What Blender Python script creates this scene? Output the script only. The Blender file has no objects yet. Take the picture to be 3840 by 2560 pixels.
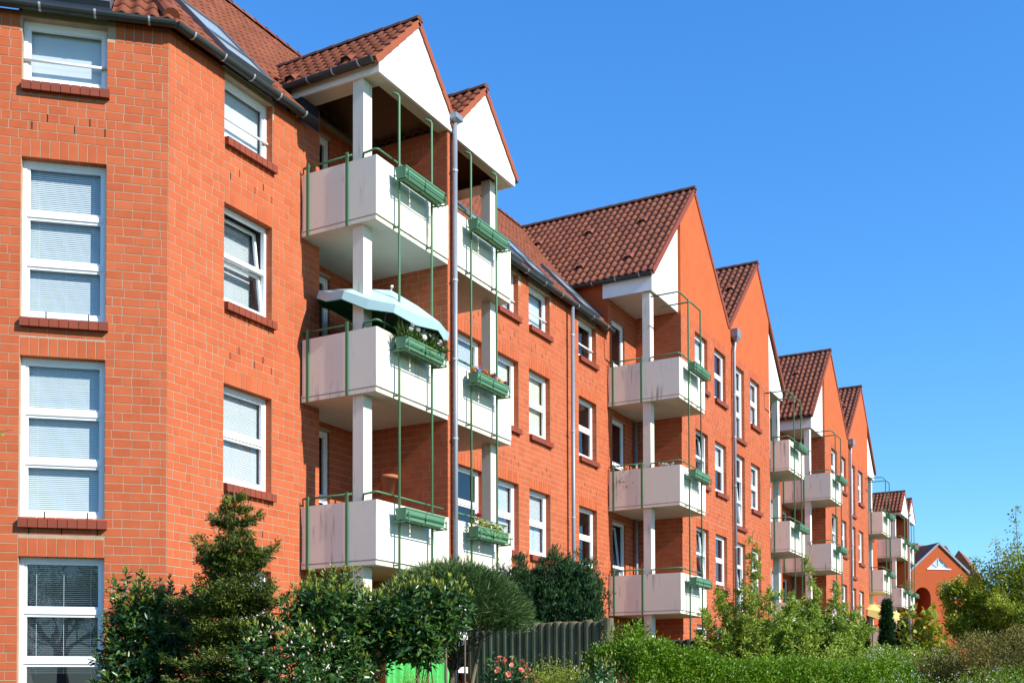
import bpy, math, random
import numpy as np
from mathutils import Matrix, Vector

random.seed(7)
rng = np.random.default_rng(7)
SC = bpy.context.scene
COL = SC.collection
Z0 = 0.95                      # eye height: all heights below are measured from the eye, lifted by Z0 when built

# ------------------------------------------------------------------ camera
FPX, CY = 4203.86, 2495.2
PIT, YAW, ROL = math.radians(1.5002), math.radians(28.7134), math.radians(-0.1809)
fw = np.array([math.cos(YAW) * math.cos(PIT), math.sin(YAW) * math.cos(PIT), math.sin(PIT)])
ri = np.array([math.sin(YAW), -math.cos(YAW), 0.0])
up = np.cross(ri, fw)
ri, up = math.cos(ROL) * ri + math.sin(ROL) * up, -math.sin(ROL) * ri + math.cos(ROL) * up
cam = bpy.data.cameras.new('camera')
cam.sensor_width = 36.0
cam.lens = FPX * 36.0 / 3840.0
cam.shift_y = (CY - 1280.0) / 3840.0
cam.clip_start = 0.1
cam.clip_end = 2000
cam_o = bpy.data.objects.new('camera', cam)
COL.objects.link(cam_o)
cam_o.matrix_world = Matrix(((ri[0], up[0], -fw[0], 0), (ri[1], up[1], -fw[1], 0), (ri[2], up[2], -fw[2], Z0), (0, 0, 0, 1)))
SC.camera = cam_o


def pix(p):
    """where an eye-relative point lands in the 3840 wide frame"""
    w = p @ fw
    return 1920 + FPX * (p @ ri) / w, CY - FPX * (p @ up) / w


# ------------------------------------------------------------------ sky, sun, exposure
SUN_DIR = np.array([0.055, 1.0, -0.66])         # the way the light travels
SUN_DIR = SUN_DIR / np.linalg.norm(SUN_DIR)
world = bpy.data.worlds.new('World')
SC.world = world
world.use_nodes = True
nt = world.node_tree
nt.nodes.clear()
sky = nt.nodes.new('ShaderNodeTexSky')
sky.sky_type = 'NISHITA'
sky.sun_disc = False
sky.sun_elevation = math.asin(-SUN_DIR[2])
sky.sun_rotation = math.atan2(-SUN_DIR[0], -SUN_DIR[1]) % (2 * math.pi)
sky.air_density = 1.0
sky.dust_density = 0.0
sky.ozone_density = 3.0
sep = nt.nodes.new('ShaderNodeSeparateColor')
com = nt.nodes.new('ShaderNodeCombineColor')
nt.links.new(sky.outputs[0], sep.inputs[0])
for i, (g_, k_) in enumerate(((1.2, 0.43), (0.9, 1.02), (0.62, 2.2))):      # deepen the clear blue per channel
    pw = nt.nodes.new('ShaderNodeMath')
    pw.operation = 'POWER'
    pw.inputs[1].default_value = g_
    mu_ = nt.nodes.new('ShaderNodeMath')
    mu_.operation = 'MULTIPLY'
    mu_.inputs[1].default_value = k_
    nt.links.new(sep.outputs[i], pw.inputs[0])
    nt.links.new(pw.outputs[0], mu_.inputs[0])
    nt.links.new(mu_.outputs[0], com.inputs[i])
bg = nt.nodes.new('ShaderNodeBackground')
bg.inputs['Strength'].default_value = 0.12
wo = nt.nodes.new('ShaderNodeOutputWorld')
nt.links.new(com.outputs[0], bg.inputs['Color'])
nt.links.new(bg.outputs[0], wo.inputs['Surface'])
sun = bpy.data.lights.new('sun', 'SUN')
sun.energy = 4.2
sun.angle = math.radians(0.5)
sun.color = (1.0, 0.95, 0.86)
sun_o = bpy.data.objects.new('sun', sun)
COL.objects.link(sun_o)
sun_o.location = (10, -20, 30)
sun_o.rotation_euler = Vector(SUN_DIR).to_track_quat('-Z', 'Y').to_euler()
SC.view_settings.view_transform = 'Standard'
SC.view_settings.look = 'None'
SC.view_settings.exposure = 0.75
SC.view_settings.gamma = 1.0
SC.view_settings.use_curve_mapping = False
SC.cycles.max_bounces = 8
SC.cycles.diffuse_bounces = 2
SC.cycles.transparent_max_bounces = 16

# ------------------------------------------------------------------ materials


def lin(r, g, b):
    f = lambda c: ((c / 255 + 0.055) / 1.055) ** 2.4 if c / 255 > 0.04045 else c / 255 / 12.92
    return (f(r), f(g), f(b), 1)


def pmat(name, cols, rough=0.7, nscale=6.0, nmix=0.4, bump=0.0, bscale=60.0, spec=0.4, metal=0.0, stretch=None, stain=None, stain_scale=(5, 5, .35), stain_lo=.6, stain_hi=.72, trans=0.0):
    """procedural principled material: colour ramp over (piece random, world noise), optional streaky stain, bump and leaf translucency"""
    m = bpy.data.materials.new(name)
    m.use_nodes = True
    t = m.node_tree
    N, L = t.nodes, t.links
    bs = N['Principled BSDF']
    bs.inputs['Roughness'].default_value = rough
    bs.inputs['Metallic'].default_value = metal
    bs.inputs['Specular IOR Level'].default_value = spec
    geo = N.new('ShaderNodeNewGeometry')
    mp = N.new('ShaderNodeMapping')
    L.new(geo.outputs['Position'], mp.inputs['Vector'])
    if stretch:
        mp.inputs['Scale'].default_value = stretch
    no = N.new('ShaderNodeTexNoise')
    no.inputs['Scale'].default_value = nscale
    no.inputs['Detail'].default_value = 5
    L.new(mp.outputs[0], no.inputs['Vector'])
    at = N.new('ShaderNodeAttribute')
    at.attribute_name = 'rnd'
    oi = N.new('ShaderNodeObjectInfo')
    ad = N.new('ShaderNodeMath')
    ad.operation = 'ADD'
    L.new(at.outputs['Fac'], ad.inputs[0])
    L.new(oi.outputs['Random'], ad.inputs[1])
    fr = N.new('ShaderNodeMath')
    fr.operation = 'FRACT'
    L.new(ad.outputs[0], fr.inputs[0])
    mx = N.new('ShaderNodeMix')
    mx.inputs['Factor'].default_value = nmix
    L.new(fr.outputs[0], mx.inputs[2])
    st = N.new('ShaderNodeMapRange')
    st.inputs['From Min'].default_value = 0.3
    st.inputs['From Max'].default_value = 0.7
    L.new(no.outputs[0], st.inputs['Value'])
    L.new(st.outputs[0], mx.inputs[3])
    rp = N.new('ShaderNodeValToRGB')
    el = rp.color_ramp.elements
    while len(el) < len(cols):
        el.new(0.5)
    for i, c in enumerate(cols):
        el[i].position = i / max(1, len(cols) - 1)
        el[i].color = c
    L.new(mx.outputs[0], rp.inputs[0])
    out = rp.outputs[0]
    if stain:
        mp2 = N.new('ShaderNodeMapping')
        mp2.inputs['Scale'].default_value = stain_scale
        L.new(geo.outputs['Position'], mp2.inputs['Vector'])
        n2 = N.new('ShaderNodeTexNoise')
        n2.inputs['Scale'].default_value = 2.2
        n2.inputs['Detail'].default_value = 6
        n2.inputs['Roughness'].default_value = 0.65
        L.new(mp2.outputs[0], n2.inputs['Vector'])
        mr = N.new('ShaderNodeMapRange')
        mr.inputs['From Min'].default_value = stain_lo
        mr.inputs['From Max'].default_value = stain_hi
        L.new(n2.outputs[0], mr.inputs['Value'])
        n3 = N.new('ShaderNodeTexNoise')
        n3.inputs['Scale'].default_value = 1.3
        L.new(geo.outputs['Position'], n3.inputs['Vector'])
        mr3 = N.new('ShaderNodeMapRange')
        mr3.inputs['From Min'].default_value = 0.47
        mr3.inputs['From Max'].default_value = 0.62
        L.new(n3.outputs[0], mr3.inputs['Value'])
        mu = N.new('ShaderNodeMath')
        mu.operation = 'MULTIPLY'
        L.new(mr.outputs[0], mu.inputs[0])
        L.new(mr3.outputs[0], mu.inputs[1])
        mc = N.new('ShaderNodeMix')
        mc.data_type = 'RGBA'
        L.new(mu.outputs[0], mc.inputs[0])
        L.new(out, mc.inputs[6])
        mc.inputs[7].default_value = stain
        out = mc.outputs[2]
    L.new(out, bs.inputs['Base Color'])
    if bump:
        nb = N.new('ShaderNodeTexNoise')
        nb.inputs['Scale'].default_value = bscale
        nb.inputs['Detail'].default_value = 4
        L.new(mp.outputs[0], nb.inputs['Vector'])
        bn = N.new('ShaderNodeBump')
        bn.inputs['Strength'].default_value = bump
        bn.inputs['Distance'].default_value = 0.01
        L.new(nb.outputs[0], bn.inputs['Height'])
        L.new(bn.outputs[0], bs.inputs['Normal'])
    if trans:
        tr = N.new('ShaderNodeBsdfTranslucent')
        L.new(out, tr.inputs['Color'])
        ms = N.new('ShaderNodeMixShader')
        ms.inputs[0].default_value = trans
        L.new(bs.outputs[0], ms.inputs[1])
        L.new(tr.outputs[0], ms.inputs[2])
        L.new(ms.outputs[0], N['Material Output'].inputs['Surface'])
    return m


def glass_mat(name, tint=(0.90, 0.95, 0.97, 1), gain=0.8, base=0.075):
    m = bpy.data.materials.new(name)
    m.use_nodes = True
    t = m.node_tree
    N, L = t.nodes, t.links
    N.remove(N['Principled BSDF'])
    tr = N.new('ShaderNodeBsdfTransparent')
    tr.inputs[0].default_value = tint
    gl = N.new('ShaderNodeBsdfGlossy')
    gl.inputs['Roughness'].default_value = 0.015
    nz = N.new('ShaderNodeTexNoise')
    nz.inputs['Scale'].default_value = 1.7
    ge = N.new('ShaderNodeNewGeometry')
    L.new(ge.outputs['Position'], nz.inputs['Vector'])
    bp = N.new('ShaderNodeBump')
    bp.inputs['Strength'].default_value = 0.06
    bp.inputs['Distance'].default_value = 0.03
    L.new(nz.outputs[0], bp.inputs['Height'])
    L.new(bp.outputs[0], gl.inputs['Normal'])
    lw = N.new('ShaderNodeLayerWeight')
    pw = N.new('ShaderNodeMath')
    pw.operation = 'POWER'
    pw.inputs[1].default_value = 3.0
    L.new(lw.outputs['Facing'], pw.inputs[0])
    lw.inputs[0].default_value = 0.5
    ma = N.new('ShaderNodeMath')
    ma.operation = 'MULTIPLY_ADD'
    ma.inputs[1].default_value = gain
    ma.inputs[2].default_value = base
    ma.use_clamp = True
    L.new(pw.outputs[0], ma.inputs[0])
    ms = N.new('ShaderNodeMixShader')
    L.new(ma.outputs[0], ms.inputs[0])
    L.new(tr.outputs[0], ms.inputs[1])
    L.new(gl.outputs[0], ms.inputs[2])
    L.new(ms.outputs[0], N['Material Output'].inputs['Surface'])
    return m


M = {}
M['brick'] = pmat('red brick', [(.41, .086, .029, 1), (.47, .107, .038, 1), (.52, .128, .048, 1)], .8, 5, .45, .25, 90, .25)
M['sillbrick'] = pmat('dark sill brick', [(.19, .042, .021, 1), (.26, .056, .027, 1)], .7, 5, .35, .2, 90, .3)
M['render'] = pmat('orange rendered gable', [(.45, .102, .031, 1), (.50, .12, .038, 1)], .85, 3, .8, .25, 90, .2)
M['mortar'] = pmat('tan mortar', [(.36, .26, .175, 1), (.48, .355, .25, 1)], .95, 8, .6, .3, 120, .1)
M['brick_far'] = pmat('brick masonry', [(.415, .081, .024, 1), (.48, .100, .031, 1)], .85, 9, .7, .2, 60, .2)
M['panel'] = pmat('white balcony panel', [(.83, .765, .61, 1), (.86, .80, .655, 1)], .55, 2, .7, .05, 40, .3, stain=(.20, .19, .17, 1), stain_lo=.53, stain_hi=.70)
M['white'] = pmat('white painted board', [(.82, .82, .81, 1), (.86, .86, .85, 1)], .5, 3, .7, .04, 30, .3)
M['column'] = pmat('weathered white column', [(.74, .69, .56, 1), (.82, .77, .65, 1)], .7, 2, .7, .06, 40, .2, stain=(.24, .22, .19, 1), stain_scale=(7, 7, .5), stain_lo=.52, stain_hi=.75)
M['frame'] = pmat('white window plastic', [(.84, .85, .86, 1), (.87, .88, .88, 1)], .35, 3, .5, 0, 30, .45)
M['soffit'] = pmat('cream concrete soffit', [(.60, .56, .47, 1), (.68, .64, .55, 1)], .85, 2, .7, .1, 30, .15)
M['wood'] = pmat('brown ceiling boards', [(.16, .075, .038, 1), (.24, .115, .055, 1)], .7, 4, .6, .1, 30, .2, stretch=(1, 9, 9))
M['glass'] = glass_mat('window glass')
M['blind'] = pmat('white blind slats', [(.60, .64, .66, 1), (.68, .71, .72, 1)], .5, 3, .4, 0, 30, .3)
M['curtain'] = pmat('cream roller blind', [(.62, .60, .46, 1), (.70, .68, .55, 1)], .8, 3, .6, 0, 30, .1)
M['room'] = pmat('dim room', [(.05, .05, .055, 1), (.08, .075, .07, 1)], .9, 2, .6, 0, 30, .1)
M['tile'] = pmat('orange clay tile', [(.145, .042, .02, 1), (.20, .057, .026, 1), (.25, .075, .034, 1)], .75, 3, .4, .15, 70, .25)
M['tile_dark'] = pmat('brown weathered tile', [(.17, .060, .036, 1), (.25, .082, .046, 1), (.31, .108, .056, 1)], .75, 3, .35, .2, 70, .25)
M['verge'] = pmat('orange verge tile', [(.27, .07, .028, 1), (.34, .088, .035, 1)], .7, 3, .4, .1, 60, .25)
M['ridge'] = pmat('dark ridge tile', [(.10, .055, .042, 1), (.17, .075, .05, 1)], .8, 5, .5, .2, 60, .2)
M['zinc'] = pmat('grey green gutter metal', [(.03, .04, .039, 1), (.05, .062, .06, 1)], .5, 3, .6, 0, 40, .4, .2)
M['pipe'] = pmat('grey zinc pipe', [(.20, .225, .26, 1), (.26, .285, .32, 1)], .45, 2, .6, 0, 40, .5, .25)
M['strap'] = pmat('pale zinc strap', [(.36, .40, .42, 1), (.45, .48, .5, 1)], .4, 2, .5, 0, 40, .5, .3)
M['green'] = pmat('green painted steel', [(.062, .165, .075, 1), (.09, .21, .10, 1)], .5, 3, .6, 0, 40, .4)
M['planter'] = pmat('green planter plastic', [(.09, .225, .12, 1), (.115, .265, .145, 1)], .5, 4, .6, 0, 40, .4)
M['slate'] = pmat('dark blue flashing', [(.012, .018, .035, 1), (.02, .028, .05, 1)], .6, 3, .5, .1, 30, .3)
M['bluesheet'] = pmat('blue plastic sheet', [(.03, .055, .13, 1), (.05, .08, .17, 1)], .4, 6, .6, .3, 12, .4)
M['skyframe'] = pmat('grey roof window frame', [(.12, .13, .14, 1), (.2, .21, .22, 1)], .45, 3, .5, 0, 30, .4, .3)
M['skyglass'] = pmat('roof glass with painted sky sheen', [(.42, .50, .58, 1), (.5, .58, .64, 1)], .08, 1, .6, 0, 30, .8)  # opaque pale blue puts the reflected sky into the pane colour
M['terracotta'] = pmat('terracotta', [(.42, .15, .065, 1), (.52, .2, .09, 1)], .8, 9, .6, .2, 60, .2)
M['paling'] = pmat('weathered palisade timber', [(.08, .068, .038, 1), (.145, .125, .075, 1), (.22, .185, .115, 1)], .9, 3, .75, .5, 25, .15, stretch=(6, 6, .6))
M['paling_dark'] = pmat('dark stained palisade timber', [(.03, .032, .024, 1), (.06, .06, .045, 1)], .9, 3, .7, .5, 25, .15, stretch=(6, 6, .6))
M['cloth'] = pmat('bright green cloth', [(.10, .62, .14, 1), (.16, .72, .2, 1)], .8, 3, .5, 0, 30, .2, trans=.25)
M['parasol_top'] = pmat('pale mint parasol cloth', [(.36, .54, .55, 1), (.42, .60, .62, 1)], .8, 3, .5, 0, 30, .2)
M['parasol_under'] = pmat('green parasol lining', [(.04, .22, .13, 1), (.06, .28, .17, 1)], .8, 3, .5, 0, 30, .2)
M['yellow_cloth'] = pmat('yellow parasol cloth', [(.85, .60, .18, 1), (.9, .66, .24, 1)], .8, 3, .5, 0, 30, .2, trans=.2)
M['ground'] = pmat('garden soil and grass', [(.03, .05, .015, 1), (.06, .09, .025, 1), (.07, .06, .035, 1)], .95, 1.2, .95, .6, 12, .1)
M['bark'] = pmat('grey brown bark', [(.10, .075, .05, 1), (.2, .16, .11, 1)], .9, 12, .6, .6, 30, .15, stretch=(1, 1, .25))
M['twig'] = pmat('brown twigs', [(.07, .05, .03, 1), (.13, .09, .055, 1)], .9, 12, .5, 0, 30, .15)
M['laurel'] = pmat('glossy laurel leaf', [(.018, .055, .012, 1), (.045, .11, .02, 1), (.10, .18, .03, 1)], .32, 2, .35, 0, 30, .5, trans=.15)
M['laurel_young'] = pmat('young laurel shoot', [(.20, .25, .025, 1), (.32, .35, .05, 1)], .4, 2, .35, 0, 30, .45, trans=.25)
M['conifer'] = pmat('dark fir needles', [(.016, .036, .008, 1), (.06, .095, .013, 1), (.21, .24, .028, 1)], .6, 3, .35, 0, 30, .3, trans=.1)  # ramp runs from shaded core to sunlit needle ends
M['thuja'] = pmat('thuja sprays', [(.022, .055, .012, 1), (.055, .11, .024, 1), (.115, .175, .045, 1)], .6, 2, .4, 0, 30, .3, trans=.15)
M['yew'] = pmat('dark yew sprays', [(.009, .034, .009, 1), (.022, .07, .016, 1), (.045, .115, .024, 1)], .6, 2, .35, 0, 30, .3, trans=.1)
M['hedge'] = pmat('bright hedge leaves', [(.06, .14, .004, 1), (.13, .25, .006, 1), (.22, .33, .012, 1)], .5, .9, .45, 0, 30, .35, trans=.3)
M['willow'] = pmat('spring willow leaves', [(.14, .24, .02, 1), (.26, .36, .035, 1), (.42, .48, .08, 1)], .5, 1, .4, 0, 30, .35, trans=.35)
M['birch'] = pmat('yellow green tree leaves', [(.13, .19, .012, 1), (.27, .32, .02, 1), (.42, .43, .045, 1)], .5, .8, .5, 0, 30, .35, trans=.35)
M['brownshrub'] = pmat('olive brown shrub leaves', [(.10, .10, .02, 1), (.19, .165, .035, 1), (.24, .18, .05, 1)], .6, 1, .5, 0, 30, .25, trans=.25)
M['petal_white'] = pmat('white blossom', [(.72, .74, .68, 1), (.82, .82, .78, 1)], .6, 3, .3, 0, 30, .2, trans=.2)
M['petal_coral'] = pmat('coral petals', [(.72, .09, .06, 1), (.85, .24, .16, 1), (.9, .42, .28, 1)], .5, 9, .4, 0, 30, .3, trans=.2)
M['petal_pink'] = pmat('pink buds', [(.75, .42, .36, 1), (.8, .62, .5, 1)], .5, 9, .4, 0, 30, .3, trans=.15)
M['petal_mix'] = pmat('pansy petals', [(.8, .5, .03, 1), (.7, .2, .03, 1), (.16, .15, .5, 1), (.75, .7, .6, 1)], .5, 9, .1, 0, 30, .3)
M['petal_red'] = pmat('red petals', [(.6, .02, .03, 1), (.7, .05, .05, 1)], .5, 9, .4, 0, 30, .3)
M['strapleaf'] = pmat('narrow green leaves', [(.06, .13, .02, 1), (.20, .28, .05, 1)], .45, 3, .3, 0, 30, .4, trans=.2)
M['goldbush'] = pmat('golden brown bush', [(.2, .15, .02, 1), (.3, .24, .05, 1)], .6, 3, .4, 0, 30, .3, trans=.2)
M['dark'] = pmat('painted recess shade', [(.01, .01, .01, 1), (.02, .02, .02, 1)], .9)  # near black fill that paints the shade inside small openings
M['redplastic'] = pmat('red plastic', [(.5, .02, .02, 1), (.6, .03, .03, 1)], .4)

# ------------------------------------------------------------------ mesh helpers


def W(o):
    v = np.zeros(3)
    while o is not None:
        v += np.array(o.location)
        o = o.parent
    return v


def mesh_np(name, V, Fs, mat, rnd=None, smooth=False):
    """fast mesh from numpy: V (n,3) absolute, Fs list of int arrays (m,k)"""
    me = bpy.data.meshes.new(name)
    V = np.asarray(V, np.float32)
    me.vertices.add(len(V))
    me.vertices.foreach_set('co', V.ravel())
    Fs = [np.asarray(f, np.int32) for f in Fs if len(f)]
    nl = sum(f.size for f in Fs)
    npol = sum(len(f) for f in Fs)
    me.loops.add(nl)
    me.polygons.add(npol)
    me.loops.foreach_set('vertex_index', np.concatenate([f.ravel() for f in Fs]))
    tot = np.concatenate([np.full(len(f), f.shape[1], np.int32) for f in Fs])
    st = np.concatenate([[0], np.cumsum(tot)[:-1]]).astype(np.int32)
    me.polygons.foreach_set('loop_start', st)
    me.polygons.foreach_set('use_smooth', np.full(npol, bool(smooth)))
    if rnd is not None:
        a = me.attributes.new('rnd', 'FLOAT', 'POINT')
        a.data.foreach_set('value', np.asarray(rnd, np.float32))
    me.materials.append(mat)
    me.update(calc_edges=True)
    return me


def link(name, me, parent=None, loc=(0, 0, 0)):
    o = bpy.data.objects.new(name, me)
    COL.objects.link(o)
    o.parent = parent
    o.location = loc
    return o


def put(name, V, Fs, mat, parent=None, rnd=None, smooth=False, base=None):
    """link a mesh given in eye-relative coordinates"""
    V = np.asarray(V, float) + np.array([0, 0, Z0])
    off = W(parent) if parent is not None else (np.array(base) if base is not None else np.array([V[:, 0].mean(), V[:, 1].mean(), V[:, 2].min()]))
    me = mesh_np(name, V - off, Fs, mat, rnd, smooth)
    return link(name, me, parent, (0, 0, 0) if parent is not None else off)


class Frame:
    """wall frame: u along the wall, d inwards, z up"""
    def __init__(s, P0, U):
        s.P0 = np.array(P0, float)
        s.U = np.array(U, float) / np.linalg.norm(U)
        s.I = np.array([-s.U[1], s.U[0], 0.0])      # inwards (left of U)

    def pt(s, u, d, z):
        return np.array([s.P0[0] + s.U[0] * u + s.I[0] * d, s.P0[1] + s.U[1] * u + s.I[1] * d, z])


XF = Frame((0, 0, 0), (1, 0, 0))                      # u = X, d = Y


class MB:
    def __init__(s):
        s.v, s.q, s.t, s.r = [], [], [], []
        s.n = 0

    def add(s, V, quads=(), tris=(), r=None):
        V = np.asarray(V, float)
        s.v.append(V)
        if len(quads):
            s.q.append(np.asarray(quads, int) + s.n)
        if len(tris):
            s.t.append(np.asarray(tris, int) + s.n)
        s.r.append(np.full(len(V), random.random() if r is None else r))
        s.n += len(V)

    BQ = ((0, 1, 3, 2), (4, 6, 7, 5), (0, 4, 5, 1), (2, 3, 7, 6), (0, 2, 6, 4), (1, 5, 7, 3))

    def fbox(s, fr, u0, u1, d0, d1, z0, z1, shear=None, r=None):
        V = []
        for u in (u0, u1):
            for d in (d0, d1):
                for z in (z0, z1):
                    dd = d + (z - shear[0]) * shear[1] if shear else d
                    V.append(fr.pt(u, dd, z))
        s.add(V, s.BQ, r=r)

    def box(s, x0, x1, y0, y1, z0, z1, r=None):
        s.fbox(XF, x0, x1, y0, y1, z0, z1, r=r)

    def quad(s, a, b, c, d):
        s.add([a, b, c, d], [(0, 1, 2, 3)])

    def prism(s, pts, ext):
        """closed polygon (list of 3D points) extruded by vector ext (convex fan)"""
        n = len(pts)
        P = np.array(pts, float)
        V = np.vstack([P, P + np.array(ext, float)])
        q = [(i, (i + 1) % n, n + (i + 1) % n, n + i) for i in range(n)]
        t = [(0, i, i + 1) for i in range(1, n - 1)] + [(n, n + i + 1, n + i) for i in range(1, n - 1)]
        s.add(V, q, t)

    def tube(s, pts, rad, n=8, cap=True):
        P = [np.array(p, float) for p in pts]
        R = rad if hasattr(rad, '__len__') else [rad] * len(P)
        V = []
        ref = None
        for i, p in enumerate(P):
            a = P[max(i - 1, 0)]
            b = P[min(i + 1, len(P) - 1)]
            t = (b - a) / (np.linalg.norm(b - a) + 1e-9)
            if ref is None:
                ref = np.array([0, 0, 1.0]) if abs(t[2]) < .9 else np.array([1.0, 0, 0])
            e1 = np.cross(t, ref)
            e1 /= np.linalg.norm(e1) + 1e-9
            e2 = np.cross(t, e1)
            ref = np.cross(e1, t)
            for k in range(n):
                an = 2 * math.pi * k / n
                V.append(p + R[i] * (math.cos(an) * e1 + math.sin(an) * e2))
        q = []
        for i in range(len(P) - 1):
            for k in range(n):
                q.append((i * n + k, i * n + (k + 1) % n, (i + 1) * n + (k + 1) % n, (i + 1) * n + k))
        t = []
        if cap:
            t = [(0, k + 1, k) for k in range(1, n - 1)] + [((len(P) - 1) * n, (len(P) - 1) * n + k, (len(P) - 1) * n + k + 1) for k in range(1, n - 1)]
        s.add(V, q, t)

    def halfpipe(s, a, b, rad, down=(0, 0, -1), side=None, n=8):
        """half round gutter from a to b"""
        a, b = np.array(a, float), np.array(b, float)
        t = (b - a) / np.linalg.norm(b - a)
        dn = np.array(down, float)
        e = np.cross(t, dn)
        V = []
        for p in (a, b):
            for k in range(n + 1):
                an = math.pi * k / n
                V.append(p + rad * (math.cos(an) * e + math.sin(an) * dn))
            for k in range(n + 1):
                an = math.pi * k / n
                V.append(p + (rad - .006) * (math.cos(an) * e + math.sin(an) * dn))
        m = 2 * (n + 1)
        q = []
        for off in (0, n + 1):
            for k in range(n):
                q.append((off + k, off + k + 1, m + off + k + 1, m + off + k))
        q += [(0, n + 1, m + n + 1, m), (n, 2 * n + 1, m + 2 * n + 1, m + n)]
        for base in (0, m):
            for k in range(n):
                q.append((base + k, base + k + 1, base + n + 2 + k, base + n + 1 + k))
        s.add(V, q)
        # closed ends
        for base in (0, m):
            V2 = [V[base + k] for k in range(n + 1)]
            s.add(V2, (), [(0, k, k + 1) for k in range(1, n)])

    def build(s, name, mat, parent=None, smooth=False, base=None):
        V = np.vstack(s.v)
        Fs = []
        if s.q:
            Fs.append(np.vstack(s.q))
        if s.t:
            Fs.append(np.vstack(s.t))
        return put(name, V, Fs, mat, parent, np.concatenate(s.r), smooth, base)


def thing(name, label, cat, loc, group=None):
    o = bpy.data.objects.new(name, None)
    COL.objects.link(o)
    o.location = (loc[0], loc[1], (loc[2] if len(loc) > 2 else -Z0) + Z0)
    o.empty_display_size = 0.2
    o['label'] = label
    o['category'] = cat
    if group:
        o['group'] = group
    return o


def tag(o, label, cat, group=None):
    o['label'] = label
    o['category'] = cat
    if group:
        o['group'] = group
    return o


# ------------------------------------------------------------------ brickwork
COURSE = 0.125
BOXQ = np.array(MB.BQ)


def boxes_np(fr, B):
    """B (n,6): u0,u1,d0,d1,z0,z1 -> verts, quads, rnd"""
    B = np.asarray(B, float)
    n = len(B)
    V = np.zeros((n, 8, 3))
    i = 0
    for u in (0, 1):
        for d in (2, 3):
            for z in (4, 5):
                V[:, i, :] = fr.P0 + fr.U * B[:, u:u + 1] + fr.I * B[:, d:d + 1]
                V[:, i, 2] = B[:, z]
                i += 1
    Q = (BOXQ[None] + 8 * np.arange(n)[:, None, None]).reshape(-1, 4)
    return V.reshape(-1, 3), Q, np.repeat(rng.random(n), 8)


def course_bricks(fr, u0, u1, z0, z1, zref, openings, top=None):
    """openings: (u0,u1,z0,z1) incl. soldier areas; returns list of boxes"""
    out = []
    k0 = math.floor((z0 - zref) / COURSE)
    k1 = math.ceil((z1 - zref) / COURSE)
    r = random.Random(int(u0 * 100) + int(zref * 77))
    for k in range(k0, k1):
        zb = zref + k * COURSE
        za, zt = zb + .0065, zb + COURSE - .0065
        if zt > z1 + .004 or za < z0 - .03:
            continue
        zc = (za + zt) / 2
        iv = [(u0, u1)]
        for o in openings:
            if o[2] < zc < o[3]:
                nv = []
                for a, b in iv:
                    if o[1] <= a or o[0] >= b:
                        nv.append((a, b))
                    else:
                        if o[0] - a > .03:
                            nv.append((a, o[0]))
                        if b - o[1] > .03:
                            nv.append((o[1], b))
                iv = nv
        # global bond for this course
        cuts = []
        u = u0 - (.25 if k % 2 else .125) + r.uniform(-.02, .02)
        while u < u1 + .3:
            cuts.append(u)
            u += .125 if r.random() < .18 else .25
        for a, b in iv:
            cs = [a] + [c for c in cuts if a + .05 < c < b - .05] + [b]
            for p, q in zip(cs[:-1], cs[1:]):
                p2 = p + (.0065 if p > a else (.0065 if a > u0 else 0))
                q2 = q - .0065
                if top is not None and zt > min(top(p2), top(q2)):
                    continue
                out.append((p2, q2, -.0035 - r.random() * .002, .03, za, zt))
    return out


BRICKMESH = {}


def piece_object(name, fr, b, mat, parent):
    """one brick as an object sharing its mesh with bricks of the same size"""
    w, dd, h = round(b[1] - b[0], 2), .04, round(b[5] - b[4], 2)
    key = (w, h, mat.name, round(b[3] - b[2], 2))
    me = BRICKMESH.get(key)
    dep = key[3]
    if me is None:
        V = [(x, y, z) for x in (-w / 2, w / 2) for y in (0, dep) for z in (-h / 2, h / 2)]
        me = BRICKMESH[key] = mesh_np('brick', np.array(V), [BOXQ], mat)
    o = bpy.data.objects.new(name, me)
    COL.objects.link(o)
    o.parent = parent
    p = fr.pt((b[0] + b[1]) / 2, b[2], (b[4] + b[5]) / 2) + np.array([0, 0, Z0]) - W(parent)
    o.location = p
    o.rotation_euler = (0, 0, math.atan2(fr.U[1], fr.U[0]))
    return o


def in_view(p):
    w = p @ fw
    if w < .5:
        return False
    x, y = pix(p)
    return -40 < x < 3880 and -40 < y < 2600


class Brickwork:
    """collects the bricks of a house; the nearest 300 in view become objects, the rest one mesh per wall"""
    def __init__(s, nobj):
        s.nobj = nobj
        s.rows = []         # (fr, box, wall)

    def add(s, fr, boxes, wall):
        s.rows += [(fr, b, wall) for b in boxes]

    def build(s, mat):
        if s.nobj:
            d = []
            for i, (fr, b, w) in enumerate(s.rows):
                c = fr.pt((b[0] + b[1]) / 2, 0, (b[4] + b[5]) / 2)
                if (b[1] - b[0]) > .09 and b[3] - b[2] < .2 and in_view(c):
                    nrm = -fr.I
                    face = abs((c / np.linalg.norm(c)) @ nrm)
                    d.append((-(b[1] - b[0]) * (b[5] - b[4]) * face / (c @ c), i))
            d.sort()
            chosen = {i for _, i in d[:s.nobj]}
        else:
            chosen = set()
        rest = {}
        for i, (fr, b, w) in enumerate(s.rows):
            if i in chosen:
                piece_object('brick', fr, b, mat, w)
            else:
                rest.setdefault((id(fr), w.name), (fr, w, []))[2].append(b)
        for fr, w, bs in rest.values():
            V, Q, R = boxes_np(fr, bs)
            o = put('brickwork', V, [Q], mat, w, R)
            o['kind'] = 'stuff'


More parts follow.
